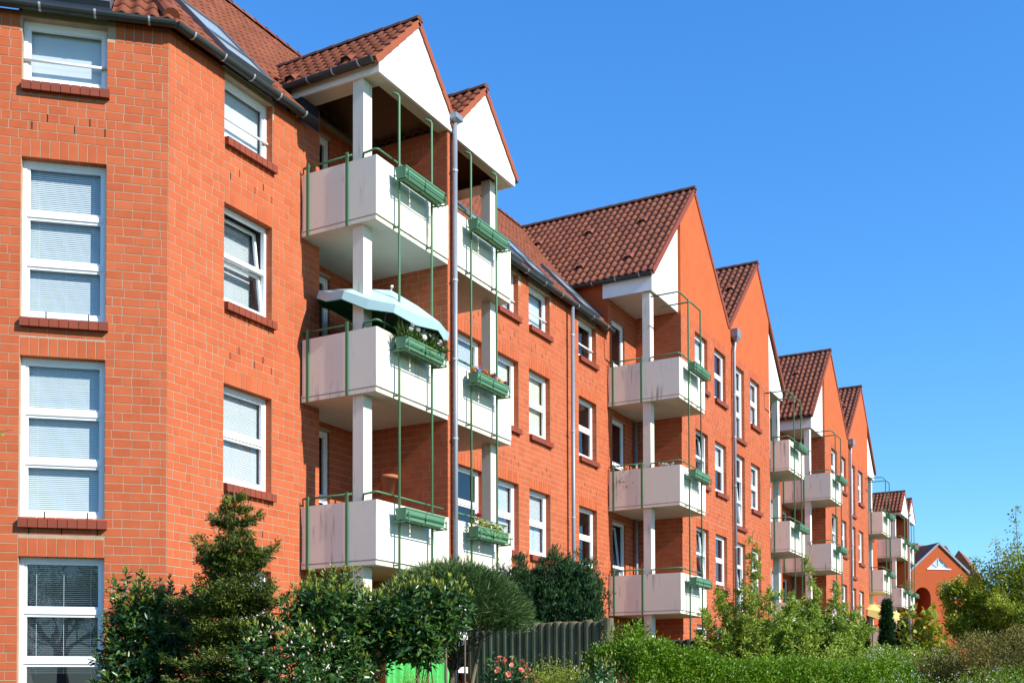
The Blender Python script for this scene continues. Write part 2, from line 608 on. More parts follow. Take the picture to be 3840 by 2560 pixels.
def wall(house, bw, fr, u0, u1, z0, z1, zref, openings=(), top=None, topz=None, reveal=.14, bricks=True, far=False, name='wall', crown=None):
    """openings: (u0,u1,z0,z1,soldier). top: list of (u,z) polyline for sloped walls"""
    if top:
        tu = [p[0] for p in top]
        tz = [p[1] for p in top]
        tf = lambda u: float(np.interp(u, tu, tz))
    else:
        tf = lambda u: z1
    us = sorted(set([u0, u1] + [o[0] for o in openings] + [o[1] for o in openings] + ([p[0] for p in top if u0 < p[0] < u1] if top else [])))
    mb = MB()
    for a, b in zip(us[:-1], us[1:]):
        mid = (a + b) / 2
        zs = [z0]
        for o in sorted(openings, key=lambda o: o[2]):
            if o[0] <= mid <= o[1]:
                zs += [o[2], o[3]]
        for i in range(0, len(zs), 2):
            lo = zs[i]
            if i + 1 < len(zs):
                mb.quad(fr.pt(a, 0, lo), fr.pt(b, 0, lo), fr.pt(b, 0, zs[i + 1]), fr.pt(a, 0, zs[i + 1]))
            else:
                mb.quad(fr.pt(a, 0, lo), fr.pt(b, 0, lo), fr.pt(b, 0, tf(b)), fr.pt(a, 0, tf(a)))
    for o in openings:
        a, b, c, e = o[:4]
        mb.quad(fr.pt(a, 0, c), fr.pt(a, reveal, c), fr.pt(a, reveal, e), fr.pt(a, 0, e))
        mb.quad(fr.pt(b, 0, c), fr.pt(b, reveal, c), fr.pt(b, reveal, e), fr.pt(b, 0, e))
        mb.quad(fr.pt(a, 0, e), fr.pt(b, 0, e), fr.pt(b, reveal, e), fr.pt(a, reveal, e))
        mb.quad(fr.pt(a, 0, c), fr.pt(b, 0, c), fr.pt(b, reveal, c), fr.pt(a, reveal, c))
    w = mb.build(name, M['brick_far'] if far else M['mortar'], house)
    if not bricks or far:
        return w
    ops = [(o[0], o[1], o[2], o[3] + (.25 if o[4] else 0)) for o in openings]
    bl = course_bricks(fr, u0, u1, z0, crown or (z1 if not top else max(tz)), zref, ops, tf if top else None)
    for o in openings:
        a, b, c, e = o[:4]
        if o[4]:
            n = round((b - a) / .125)
            st = (b - a) / n
            for i in range(n):
                bl.append((a + i * st + .006, a + (i + 1) * st - .006, -.006, reveal - .004, e - .006, e + .245))
        # right jamb headers (seen from the left)
        k = math.floor((c - zref) / COURSE)
        while zref + k * COURSE < e - .02:
            zb = zref + k * COURSE
            if zb >= c - .02:
                bl.append((b - .005, b + .004, .004, reveal - .02, zb + .0065, zb + .1185))
            k += 1
    if crown:
        u = u0
        while u < u1 - .03:
            if not any(o[0] - .06 < u + .06 < o[1] + .06 and o[3] > crown for o in openings):
                bl.append((u + .006, min(u + .119, u1), -.006, .03, crown + .006, z1 - .004))
            u += .125
    bw.add(fr, bl, w)
    # open weep joints: dark boxes paint the shade inside the slots
    wp = MB()
    for o in openings:
        if not o[4]:
            continue
        for (du, dz) in ((.12, .375), (.62, .375), (.98, .375), (.3, .5), (.8, .5)):
            u = o[0] + du * (o[1] - o[0])
            z = o[3] + dz
            if z + .12 < (tf(u) if top else z1):
                wp.fbox(fr, u - .008, u + .008, -.0066, .0, z + .008, z + .117)
        for du in (.12, .5, .92):
            u = o[0] + du * (o[1] - o[0])
            z = zref + math.floor((o[2] - .13 - zref) / COURSE) * COURSE
            wp.fbox(fr, u - .008, u + .008, -.0066, .0, z + .008, z + .117)
    if wp.n:
        wp.build('weep_joint', M['dark'], w)['kind'] = 'stuff'
    return w


def window(house, fr, u0, u1, z0, z1, panes=(.5,), blind='slats', d=.10, rail=False, tilt=None, sill=True, sill_obj=False, blind_to=None, name='window', label=None, bottom=.09, detail=True, room=None):
    """white plastic window with transoms at the given heights (fractions from the bottom)"""
    f = MB()
    fwid = .055
    f.fbox(fr, u0, u0 + fwid, d, d + .07, z0, z1)
    f.fbox(fr, u1 - fwid, u1, d, d + .07, z0, z1)
    f.fbox(fr, u0 + fwid, u1 - fwid, d, d + .07, z1 - fwid - .01, z1)
    f.fbox(fr, u0 + fwid, u1 - fwid, d, d + .07, z0, z0 + bottom)
    zs = [z0 + bottom] + [z0 + bottom + (z1 - z0 - bottom - fwid) * p for p in panes] + [z1 - fwid - .01]
    for z in zs[1:-1]:
        f.fbox(fr, u0 + fwid, u1 - fwid, d - .004, d + .07, z - .035, z + .035)
    win = f.build(name, M['frame'], house)
    if label:
        win['label'] = label
    sb = .038
    pa = u0 + fwid
    pb = u1 - fwid
    for i in range(len(zs) - 1):
        a = zs[i] + (.035 if i else 0)
        b = zs[i + 1] - (.035 if i + 1 < len(zs) - 1 else 0)
        sh = None
        if tilt and tilt[0] <= i <= tilt[1]:
            sh = (zs[tilt[0]], math.tan(math.radians(tilt[2])))
        if detail:
            s = MB()
            s.fbox(fr, pa, pa + sb, d + .014, d + .06, a, b, sh)
            s.fbox(fr, pb - sb, pb, d + .014, d + .06, a, b, sh)
            s.fbox(fr, pa + sb, pb - sb, d + .014, d + .06, a, a + sb, sh)
            s.fbox(fr, pa + sb, pb - sb, d + .014, d + .06, b - sb, b, sh)
            s.build('sash', M['frame'], win)
        else:
            sb = .0
        g = MB()
        k = (lambda z: (z - sh[0]) * sh[1]) if sh else (lambda z: 0)
        aa, bb = a + sb, b - sb
        g.quad(fr.pt(pa + sb, d + .04 + k(aa), aa), fr.pt(pb - sb, d + .04 + k(aa), aa), fr.pt(pb - sb, d + .04 + k(bb), bb), fr.pt(pa + sb, d + .04 + k(bb), bb))
        g.build('pane', M['glass'], win)
    bd = d + (.12 if not tilt else .30)
    if blind in ('slats', 'open'):
        bl = MB()
        z = z1 - .08
        lo = z0 + .05 if blind_to is None else z0 + blind_to
        sl_h, sl_d = (.0235, .007) if blind == 'slats' else (.013, -.017)
        while z > lo:
            bl.quad(fr.pt(u0 + .06, bd, z), fr.pt(u1 - .06, bd, z), fr.pt(u1 - .06, bd - sl_d, z - sl_h), fr.pt(u0 + .06, bd - sl_d, z - sl_h))
            z -= .0275
        for u in (u0 + .2, (u0 + u1) / 2, u1 - .2):
            bl.fbox(fr, u - .003, u + .003, bd - .004, bd - .001, lo, z1 - .08)
        bl.build('blind', M['blind'], win)
    elif blind in ('sheet', 'cream'):
        bl = MB()
        lo = z0 + .05 if blind_to is None else z0 + blind_to
        bl.fbox(fr, u0 + .06, u1 - .06, bd, bd + .01, lo, z1 - .06)
        bl.build('blind', M['curtain'] if blind == 'cream' else M['blind'], win)
    rm = MB()
    q = [fr.pt(u0 + .01, d + .075, z0 + .02), fr.pt(u1 - .01, d + .075, z0 + .02), fr.pt(u1 - .01, d + .075, z1 - .01), fr.pt(u0 + .01, d + .075, z1 - .01)]
    e = [p + fr.I * .9 for p in q]
    for i in range(4):
        rm.quad(q[i], q[(i + 1) % 4], e[(i + 1) % 4], e[i])
    rm.quad(*e)
    rm.build('interior', room or M['room'], win)
    if rail:
        r = MB()
        zr = z0 + .36
        r.tube([fr.pt(u0 - .02, d - .02, zr), fr.pt(u1 + .02, d - .02, zr)], .022, 8)
        r.build('guard_rail', M['frame'], win, True)
    if sill:
        n = round((u1 - u0 + .04) / .125)
        st = (u1 - u0 + .04) / n
        sl = MB()
        for i in range(n):
            a, b = u0 - .0 + i * st + .004, u0 + (i + 1) * st - .004
            V = []
            for u in (a, b):
                V += [fr.pt(u, -.085, z0 - .14), fr.pt(u, -.08, z0 - .018), fr.pt(u, .10, z0 - .135), fr.pt(u, .10, z0 - .002)]
            s1 = sl
            if sill_obj:
                s1 = MB()
            s1.add(V, MB.BQ)
            if sill_obj:
                s1.build('sill_brick', M['sillbrick'], win)
        if not sill_obj:
            sl.build('sill', M['sillbrick'], win)
    return win


# ------------------------------------------------------------------ roof tiles
def tile_template(du, dv):
    prof = [(0, .012), (.10, .004), (.28, .012), (.45, .040), (.62, .056), (.80, .046), (.93, .022), (1.04, .014)]
    V = []
    for (vv, lift) in ((-.02, .030), (dv, .006)):
        for (a, h) in prof:
            V.append((a * du, vv, h + lift))
    for (a, h) in prof:
        V.append((a * du, -.02, h + .030 - .020))
    n = len(prof)
    Q = [(i, i + 1, n + i + 1, n + i) for i in range(n - 1)] + [(2 * n + i, 2 * n + i + 1, i + 1, i) for i in range(n - 1)]
    return np.array(V), np.array(Q)


def tiled_slope(roof, O, U, V, nu, nv, du, dv, keep, mat, nobj=0, vents=()):
    """O eave corner, U along the eave, V up the slope"""
    O, U, V = (np.array(a, float) for a in (O, U, V))
    N = np.cross(U, V)
    T, Q = tile_template(du, dv)
    pos = []
    for j in range(nv):
        for i in range(nu):
            p = O + U * i * du + V * j * dv
            c = p + U * du / 2 + V * dv / 2
            if keep(c):
                pos.append(p)
    pos = np.array(pos)
    chosen = np.zeros(len(pos), bool)
    if nobj:
        vis = np.array([in_view(p) for p in pos])
        dist = np.linalg.norm(pos, axis=1) + np.where(vis, 0, 1e6)
        idx = np.argsort(dist)[:nobj]
        chosen[idx] = True
        me = mesh_np('tile', T, [Q], mat, None, True)
        R = Matrix(((U[0], V[0], N[0]), (U[1], V[1], N[1]), (U[2], V[2], N[2]))).to_euler()
        off = np.array([0, 0, Z0]) - W(roof)
        for i in idx:
            if not vis[i]:
                continue
            o = bpy.data.objects.new('tile', me)
            COL.objects.link(o)
            o.parent = roof
            o.location = pos[i] + off
            o.rotation_euler = R
    rest = pos[~chosen]
    if len(rest):
        base = T[:, :1] * U + T[:, 1:2] * V + T[:, 2:] * N
        jit = rng.normal(0, .003, (len(rest), 1, 1)) * N
        VV = (rest[:, None, :] + base[None] + jit).reshape(-1, 3)
        QQ = (Q[None] + len(T) * np.arange(len(rest))[:, None, None]).reshape(-1, 4)
        o = put('roof_tiles', VV, [QQ], mat, roof, np.repeat(rng.random(len(rest)), len(T)), True)
        o['kind'] = 'stuff'
    for (i, j) in vents:
        p = O + U * i * du + V * j * dv
        mb = MB()
        w, l, h = du * 1.15, dv * .95, .13
        P = [p + U * a + V * b + N * c for a, b, c in ((0, 0, .05), (w, 0, .05), (w * .8, 0, h), (w * .2, 0, h), (0, l, .05), (w, l, .05), (w * .8, l, .07), (w * .2, l, .07))]
        mb.add(P, [(0, 1, 5, 4), (3, 2, 6, 7), (0, 3, 7, 4), (1, 2, 6, 5), (4, 5, 6, 7)])
        vt = mb.build('vent_tile', mat, roof)
        m2 = MB()
        m2.add([P[0] + V * .01, P[1] + V * .01, P[2] + V * .01, P[3] + V * .01], [(0, 1, 2, 3)])
        m2.build('vent_shade', M['dark'], vt)  # dark sheet painting the shade under the vent hood


def ridge_tiles(roof, a, b, mat, rad=.11, ln=.36):
    a, b = np.array(a, float), np.array(b, float)
    L = np.linalg.norm(b - a)
    t = (b - a) / L
    e = np.cross(t, (0, 0, 1))
    e /= np.linalg.norm(e)
    u = np.cross(e, t)
    n = max(1, round(L / ln))
    st = L / n
    prev = None
    for i in range(n):
        mb = MB()
        V = []
        for (s, r) in ((0, rad * 1.08), (st + .03, rad * .94)):
            for k in range(7):
                an = math.pi * (k / 6)
                V.append(a + t * (i * st + s) + e * math.cos(an) * r + u * (math.sin(an) * r - .01))
        q = [(k, k + 1, 7 + k + 1, 7 + k) for k in range(6)]
        mb.add(V, q, [(0, k, k + 1) for k in range(1, 6)] + [(7, 7 + k + 1, 7 + k) for k in range(1, 6)])
        mb.build('ridge_tile', mat, roof)


def gutter(house, a, b, rad=.075, nb=6, name='gutter'):
    g = MB()
    g.halfpipe(a, b, rad)
    go = g.build(name, M['zinc'], house)
    a, b = np.array(a, float), np.array(b, float)
    for i in range(nb):
        p = a + (b - a) * (i + .5) / nb
        t = (b - a) / np.linalg.norm(b - a)
        mb = MB()
        mb.halfpipe(p - t * .015, p + t * .015, rad + .006)
        mb.build('gutter_strap', M['strap'], go)
    return go


def downpipe(house, x, y, z0, z1, hopper=None, rad=.045, straps=(), bend=False):
    mb = MB()
    pts = [(x, y, z0), (x, y, z1)]
    if bend:
        pts = [(x, y, z0), (x, y, z1 - .45), (x + .02, y, z1 - .38), (x + .09, y, z1 - .22), (x + .10, y, z1)]
    mb.tube(pts, rad, 12)
    p = mb.build('downpipe', M['pipe'], house, True)
    for z in straps:
        s = MB()
        s.tube([(x, y, z - .02), (x, y, z + .02)], rad + .008, 12)
        s.box(x - rad - .03, x - rad + .005, y - .01, y + .01, z - .012, z + .012)
        s.build('pipe_strap', M['strap'], p)
    if hopper:
        x0, x1, y0, y1, zb, zt = hopper
        h = MB()
        xm, ym = (x0 + x1) / 2, (y0 + y1) / 2
        zm = zb + (zt - zb) * .35
        V = [(x0, y0, zt), (x1, y0, zt), (x1, y1, zt), (x0, y1, zt), (x0, y0, zm), (x1, y0, zm), (x1, y1, zm), (x0, y1, zm)]
        c = .35
        V += [(xm + (x0 - xm) * c, ym + (y0 - ym) * c, zb), (xm + (x1 - xm) * c, ym + (y0 - ym) * c, zb), (xm + (x1 - xm) * c, ym + (y1 - ym) * c, zb), (xm + (x0 - xm) * c, ym + (y1 - ym) * c, zb)]
        q = []
        for b in (0, 4):
            q += [(b + i, b + (i + 1) % 4, b + 4 + (i + 1) % 4, b + 4 + i) for i in range(4)]
        q.append((0, 1, 2, 3))
        h.add(V, q)
        h.build('hopper', M['pipe'], p)
    return p

# ------------------------------------------------------------------ the setting
g = MB()
n_ = 40
gx = np.linspace(-120, 320, n_)
gy = np.linspace(-160, 200, n_)
GV = np.array([(x, y, -Z0 + .0) for x in gx for y in gy])
GQ = [(i * n_ + j, (i + 1) * n_ + j, (i + 1) * n_ + j + 1, i * n_ + j + 1) for i in range(n_ - 1) for j in range(n_ - 1)]
g.add(GV, GQ)
ground = g.build('ground', M['ground'], base=(0, 0, 0))
ground['kind'] = 'structure'

TAN = 1.073
FY = 11.85                     # recessed facade plane
LINT, STOREY = 7.47, 2.75
PT = (8.595, 5.845, 3.097)     # balcony panel tops
LEVEL = ('top', 'middle', 'lowest')


def main_z(y):
    return 9.53 + TAN * (y - 11.72)


def post_tubes(house, x, y, z0, z1, x2=None, yback=None):
    mb = MB()
    if x2 is None:
        pts = [(x, y, z0), (x, y, z1 - .04), (x - .02, y + .01, z1 - .01), (x - .10, y + .06, z1)]
    else:
        pts = [(x, y, z0), (x, y, z1 - .03), (x - .03, y, z1), (x2 + .03, y, z1), (x2, y + .03, z1), (x2, yback, z1)]
    mb.tube(pts, .021, 8)
    return mb.build('green_pole', M['green'], house, True)


PLANTERS = []


def balcony(house, xl, xr, yp, yw, ptop, poles, posts=True, yback=None, stain=0, colpos=None, railx=None, sidecut=None):
    """slab with concrete soffit, panels, rail, posts and the rack for a planter box"""
    zb = ptop - .945
    sl = MB()
    zs0, zs1 = zb - .085, zb - .02
    sl.box(xl + .016, xr, yp + .03, yback or yw, zs0, zb + .04)
    b = sl.build('balcony', M['soffit'], house)
    e = MB()
    e.box(xl + .0, xr, yp + .018, yp + .029, zs0, zs1 - .004)
    e.box(xl - .002, xl + .009, yp + .018, yw - .03, zs0, zs1 - .004)
    e.build('slab_edge', M['panel'], b)
    fp = MB()
    fp.box(xl, xr - .01, yp, yp + .015, zb, ptop)
    fp.build('front_panel', M['panel'], b)
    sp = MB()
    sp.box(xl - .002, xl + .013, yp + .016, sidecut or (yw - .04), zb, ptop)
    sp.build('side_panel', M['panel'], b)
    zr = ptop + .135
    r = MB()
    px0 = poles[0]
    side_end = (sidecut or yw)
    if colpos:
        c0, c1 = colpos
        r.tube([(xl + .06, side_end - .02, zr), (xl + .06, c1, zr)], .019, 8)
        r.tube([(xl + .07, c0 - .0, ptop - .02), (xl + .07, c0 - .02, zr - .02), (xl + .07, yp + .07, zr), (xl + .10, yp + .04, zr), (px0, yp + .04, zr)], .019, 8)
    else:
        r.tube([(xl + .06, side_end - .02, zr), (xl + .06, yp + .07, zr), (xl + .09, yp + .04, zr), (px0, yp + .04, zr)], .019, 8)
    r.tube([(px0, yp + .04, zr), (railx or (xr - .14), yp + .04, zr)], .019, 8)
    r.build('handrail', M['green'], b, True)
    ys = [yw - .16, yw - .96] if (sidecut is None) else [sidecut - .12]
    if posts:
        for y in ys:
            s = MB()
            s.box(xl - .026, xl - .008, y - .026, y + .026, zb - .09, zr + .02)
            s.box(xl - .03, xl + .06, y - .01, y + .01, zr - .02, zr + .0)
            s.build('rail_post', M['green'], b)
    # spacers between slab edge and poles
    for p in poles:
        s = MB()
        s.box(p - .012, p + .012, yp - .10, yp + .02, zs0 + .015, zs0 + .04)
        s.box(p - .03, p + .03, yp - .10, yp - .09, zs0 + .01, zs0 + .05)
        s.build('pole_bracket', M['green'], b)
    # planter rack: two arms and three bars in front of the poles
    rk = MB()
    x0, x1 = poles[0] - .13, poles[1] + .07
    yo, yi = yp - .35, yp - .09
    zl = ptop - .31
    for x in (x0 + .03, x1 - .03):
        rk.tube([(x, yi, zl + .02), (x, yo, zl - .01)], .012, 6)
        rk.box(x - .008, x + .008, yo - .012, yo + .004, zl - .03, zl + .14)
        rk.tube([(x - .06, yi, zl - .02), (x - .02, yo + .05, zl - .02)], .010, 6)
    for (yy, zz) in ((yo, zl + .10), (yo, zl + .01), (yo + .08, zl), (yo + .17, zl), (yi, zl + .10)):
        rk.tube([(x0, yy, zz), (x1 + .02, yy, zz)], .010, 6)
    rk.build('planter_rack', M['green'], b)
    ch = MB()
    for k in range(5):
        ch.box(x0 + .30, x0 + .305, yp - .012, yp - .006, zl - .13 + k * .035 - .06, zl - .112 + k * .035 - .06)
    ch.build('drain_chain', M['white'], b)
    PLANTERS.append((x0 - .02, x1 - .02, yo + .02, yi - .03, zl + .02))
    return b


def planter(i, label):
    x0, x1, y0, y1, z0 = PLANTERS[i]
    t = thing('planter_box', label, 'planter', ((x0 + x1) / 2, (y0 + y1) / 2, z0), 'green planter boxes hung on the balconies')
    xm = (x0 + x1) / 2
    for a, b in ((x0, xm - .0035), (xm + .0035, x1)):
        mb = MB()
        h, th, tp = .185, .008, .02
        V = []
        for (ins, z) in ((tp, z0), (0, z0 + h)):
            V += [(a + ins, y0 + ins, z), (b - ins, y0 + ins, z), (b - ins, y1 - ins, z), (a + ins, y1 - ins, z)]
        for (ins, z) in ((th, z0 + h), (th, z0 + h - .03)):
            V += [(a + ins, y0 + ins, z), (b - ins, y0 + ins, z), (b - ins, y1 - ins, z), (a + ins, y1 - ins, z)]
        q = [(0, 3, 2, 1)]
        for k in (0, 4, 8):
            q += [(k + i2, k + (i2 + 1) % 4, k + 4 + (i2 + 1) % 4, k + 4 + i2) for i2 in range(4)]
        mb.add(V, q)
        mb.box(a - .002, b + .002, y0 - .008, y0 + .004, z0 + h - .022, z0 + h)
        tr = mb.build('trough', M['planter'], t)
        s = MB()
        s.quad((a + .01, y0 + .01, z0 + h - .028), (b - .01, y0 + .01, z0 + h - .028), (b - .01, y1 - .01, z0 + h - .028), (a + .01, y1 - .01, z0 + h - .028))
        s.build('soil', M['ground'], tr)
    return t


def loggia_door(house, fr, u0, u1, z0, z1, tilt=None):
    return window(house, fr, u0, u1, z0, z1, (.42,), blind=None, d=.06, sill=False, name='balcony_door', tilt=tilt)


def slab_column(house, x0, x1, y0, y1, zt):
    c = MB()
    c.box(x0, x1, y0, y1, -Z0, zt)
    return c.build('column', M['column'], house)


# ------------------------------------------------------------------ the two kinds of gable pairs
def white_pair(house, bw, dx, dy, planters=True, far=False, nobj=0, tile_mat=None):
    tm = tile_mat or M['tile']
    yp = 10.32 + dy
    fy = FY + dy
    lb = fy + .5
    X = lambda v: v + dx
    # pier between the two loggias
    pf = Frame((X(16.575), 0, 0), (0, -1, 0))
    wall(house, bw, pf, -lb, -(yp + .03), -Z0, 9.98, LINT, far=far, name='pier_wall')
    ff = Frame((0, yp + .028, 0), (1, 0, 0))
    wall(house, bw, ff, X(16.575), X(16.875), -Z0, 9.98, LINT, far=far, name='pier_front')
    # loggia back walls with doors
    lf = Frame((0, lb, 0), (1, 0, 0))
    ops = [(X(14.95), X(15.86), z - 2.75 + .62 + 1.93 - .22 - 2.0, z - 2.75 + .62 + 1.93 - .22, False) for z in (9.9 + .1, 7.25 + .1, 4.5 + .1)]
    ops = [(X(14.90), X(15.84), t - 2.1, t, False) for t in (10.12 - .2, 7.42, 4.67)]
    wall(house, bw, lf, X(14.86), X(16.6), -Z0, 10.2, LINT, ops, far=far, name='loggia_wall')
    for o in ops:
        loggia_door(house, lf, *o[:4])
    wall(house, bw, lf, X(16.87), X(18.6), -Z0, 10.2, LINT, far=True, name='loggia_wall')
    slab_column(house, X(14.50), X(14.73), yp + .32, yp + .53, 9.97)
    slab_column(house, X(18.53), X(18.74), yp + .28, yp + .48, 9.93)
    for k, pt in enumerate(PT):
        balcony(house, X(14.41), X(16.57), yp, fy, pt, (X(14.90), X(15.87)), yback=lb, colpos=(yp + .32, yp + .53))
        balcony(house, X(16.875), X(18.845), yp, yp + .06, pt, (X(17.17), X(18.10)), posts=False, yback=fy + .01, sidecut=yp + .05, railx=X(18.7))
        s = MB()
        s.box(X(18.83), X(18.845), yp + .016, fy - .05, pt - .945, pt)
        s.build('side_panel', M['panel'], house)
    for x in (14.90, 15.87, 17.17, 18.10):
        post_tubes(house, X(x), yp - .10, -Z0, 9.76)
    # white boarded gables, soffit strips, fascia
    for gi, (xa, xb, xp, za, zp, zbot, zr) in enumerate(((14.45, 16.715, 15.585, 10.115, 11.27, 9.945, 10.11), (16.725, 18.985, 17.83, 10.07, 11.19, 9.90, 10.07))):
        gb = MB()
        y = yp - .02
        P = [(X(xa), y, zbot), (X(xb), y, zbot), (X(xb), y, zr), (X(xp), y, zp), (X(xa), y, za)]
        gb.prism(P, (0, .05, 0))
        gb.build('gable_board', M['white'], house)
        fs = MB()
        e0 = xa if gi == 0 else xb
        fs.box(X(e0) - .0, X(e0) + .04 * (1 if gi == 0 else -1), yp + .031, fy + .25, zbot, za)
        fs.build('fascia', M['white'], house)
        so = MB()
        if gi == 0:
            so.box(X(xa + .041), X(xa + .36), yp + .031, fy + .2, zbot + .004, zbot + .02)
            so.box(X(xa + .361), X(xb), yp + .031, yp + .24, zbot + .004, zbot + .02)
        else:
            so.box(X(xb - .36), X(xb - .041), yp + .031, fy + .2, zbot + .004, zbot + .02)
            so.box(X(xa), X(xb - .361), yp + .031, yp + .2, zbot + .004, zbot + .02)
        so.build('soffit_board', M['soffit'], house)
        # roof: timber ceiling under two slopes
        yb = fy + 2.2
        xl, xr = xa - .10, xb + (.03 if gi == 0 else .08)
        zl = zp + .07 - (xp - xl) * (zp - za) / (xp - xa)
        zrr = zp + .07 - (xr - xp) * (zp - zr) / (xb - xp)
        rf = MB()
        for (xe, ze) in ((xl, zl), (xr, zrr)):
            V = [(X(xe), yp - .03, ze), (X(xp), yp - .03, zp + .07), (X(xp), yb, zp + .07), (X(xe), yb, ze)]
            V += [(x, yy, z - .05) for x, yy, z in V]
            rf.add(V, [(0, 1, 2, 3), (4, 5, 6, 7), (0, 1, 5, 4), (0, 3, 7, 4)])
        roof = rf.build('roof', M['wood'], house)
        v = np.array([xp - xl, 0, zp + .07 - zl])
        Ls = np.linalg.norm(v)
        v /= Ls
        dv = Ls / 6
        du = .195
        nu = int((yb - yp) / du)
        O = (X(xl), yp + .02 + nu * du, zl)
        if gi == 0 or not far:
            tiled_slope(roof, O, (0, -1, 0), v, nu, 6, du, dv, lambda c: c[2] > main_z(c[1] - dy) - .10, tm, nobj,
                        vents=((nu - 4, 1), (nu - 10, 1)) if gi == 0 and not far else ())
        ridge_tiles(roof, (X(xp), yp - .06, zp + .10), (X(xp), yb - .6, zp + .10), M['ridge'], .085)
        # verge tiles up both slopes
        for (xe, ze, sgn) in ((xl, zl, 1), (xr, zrr, -1)):
            a = np.array([X(xe), yp - .05, ze])
            bb = np.array([X(xp), yp - .05, zp + .07])
            for k in range(6):
                p, q = a + (bb - a) * k / 6, a + (bb - a) * (k + 1) / 6
                t = (q - p) / np.linalg.norm(q - p)
                nn = np.array([-t[2], 0, t[0]]) * sgn
                vt = MB()
                lift = .045
                P = [p - nn * .055, q - nn * .055 - nn * .012, q + nn * (lift - .012), p + nn * (lift + .012)]
                vt.prism(P, (0, .09, 0))
                vt.build('verge_tile', M['verge'], roof)
        if gi == 0:
            gutter(house, (X(xl - .045), yp - .0, zl + .02), (X(xl - .045), fy + .52, zl + .02), .07, 4)
        else:
            gutter(house, (X(xr + .045), yp - .0, zrr + .02), (X(xr + .045), fy + .5, zrr + .02), .06, 2)
    st = MB()
    st.box(X(14.36), X(14.44), fy + .26, fy + .9, 9.55, 10.2)
    st.build('flashing', M['slate'], house)
    st = MB()
    st.box(X(14.45), X(14.90), fy + .02, fy + .05, 9.45, 9.95)
    st.build('flashing', M['slate'], house)
    downpipe(house, X(16.69), yp - .06, -Z0, 10.2, (X(16.57), X(16.81), yp - .16, yp + .02, 10.1, 10.24), .044, (9.25, 7.3, 5.9, 4.5, 1.8))


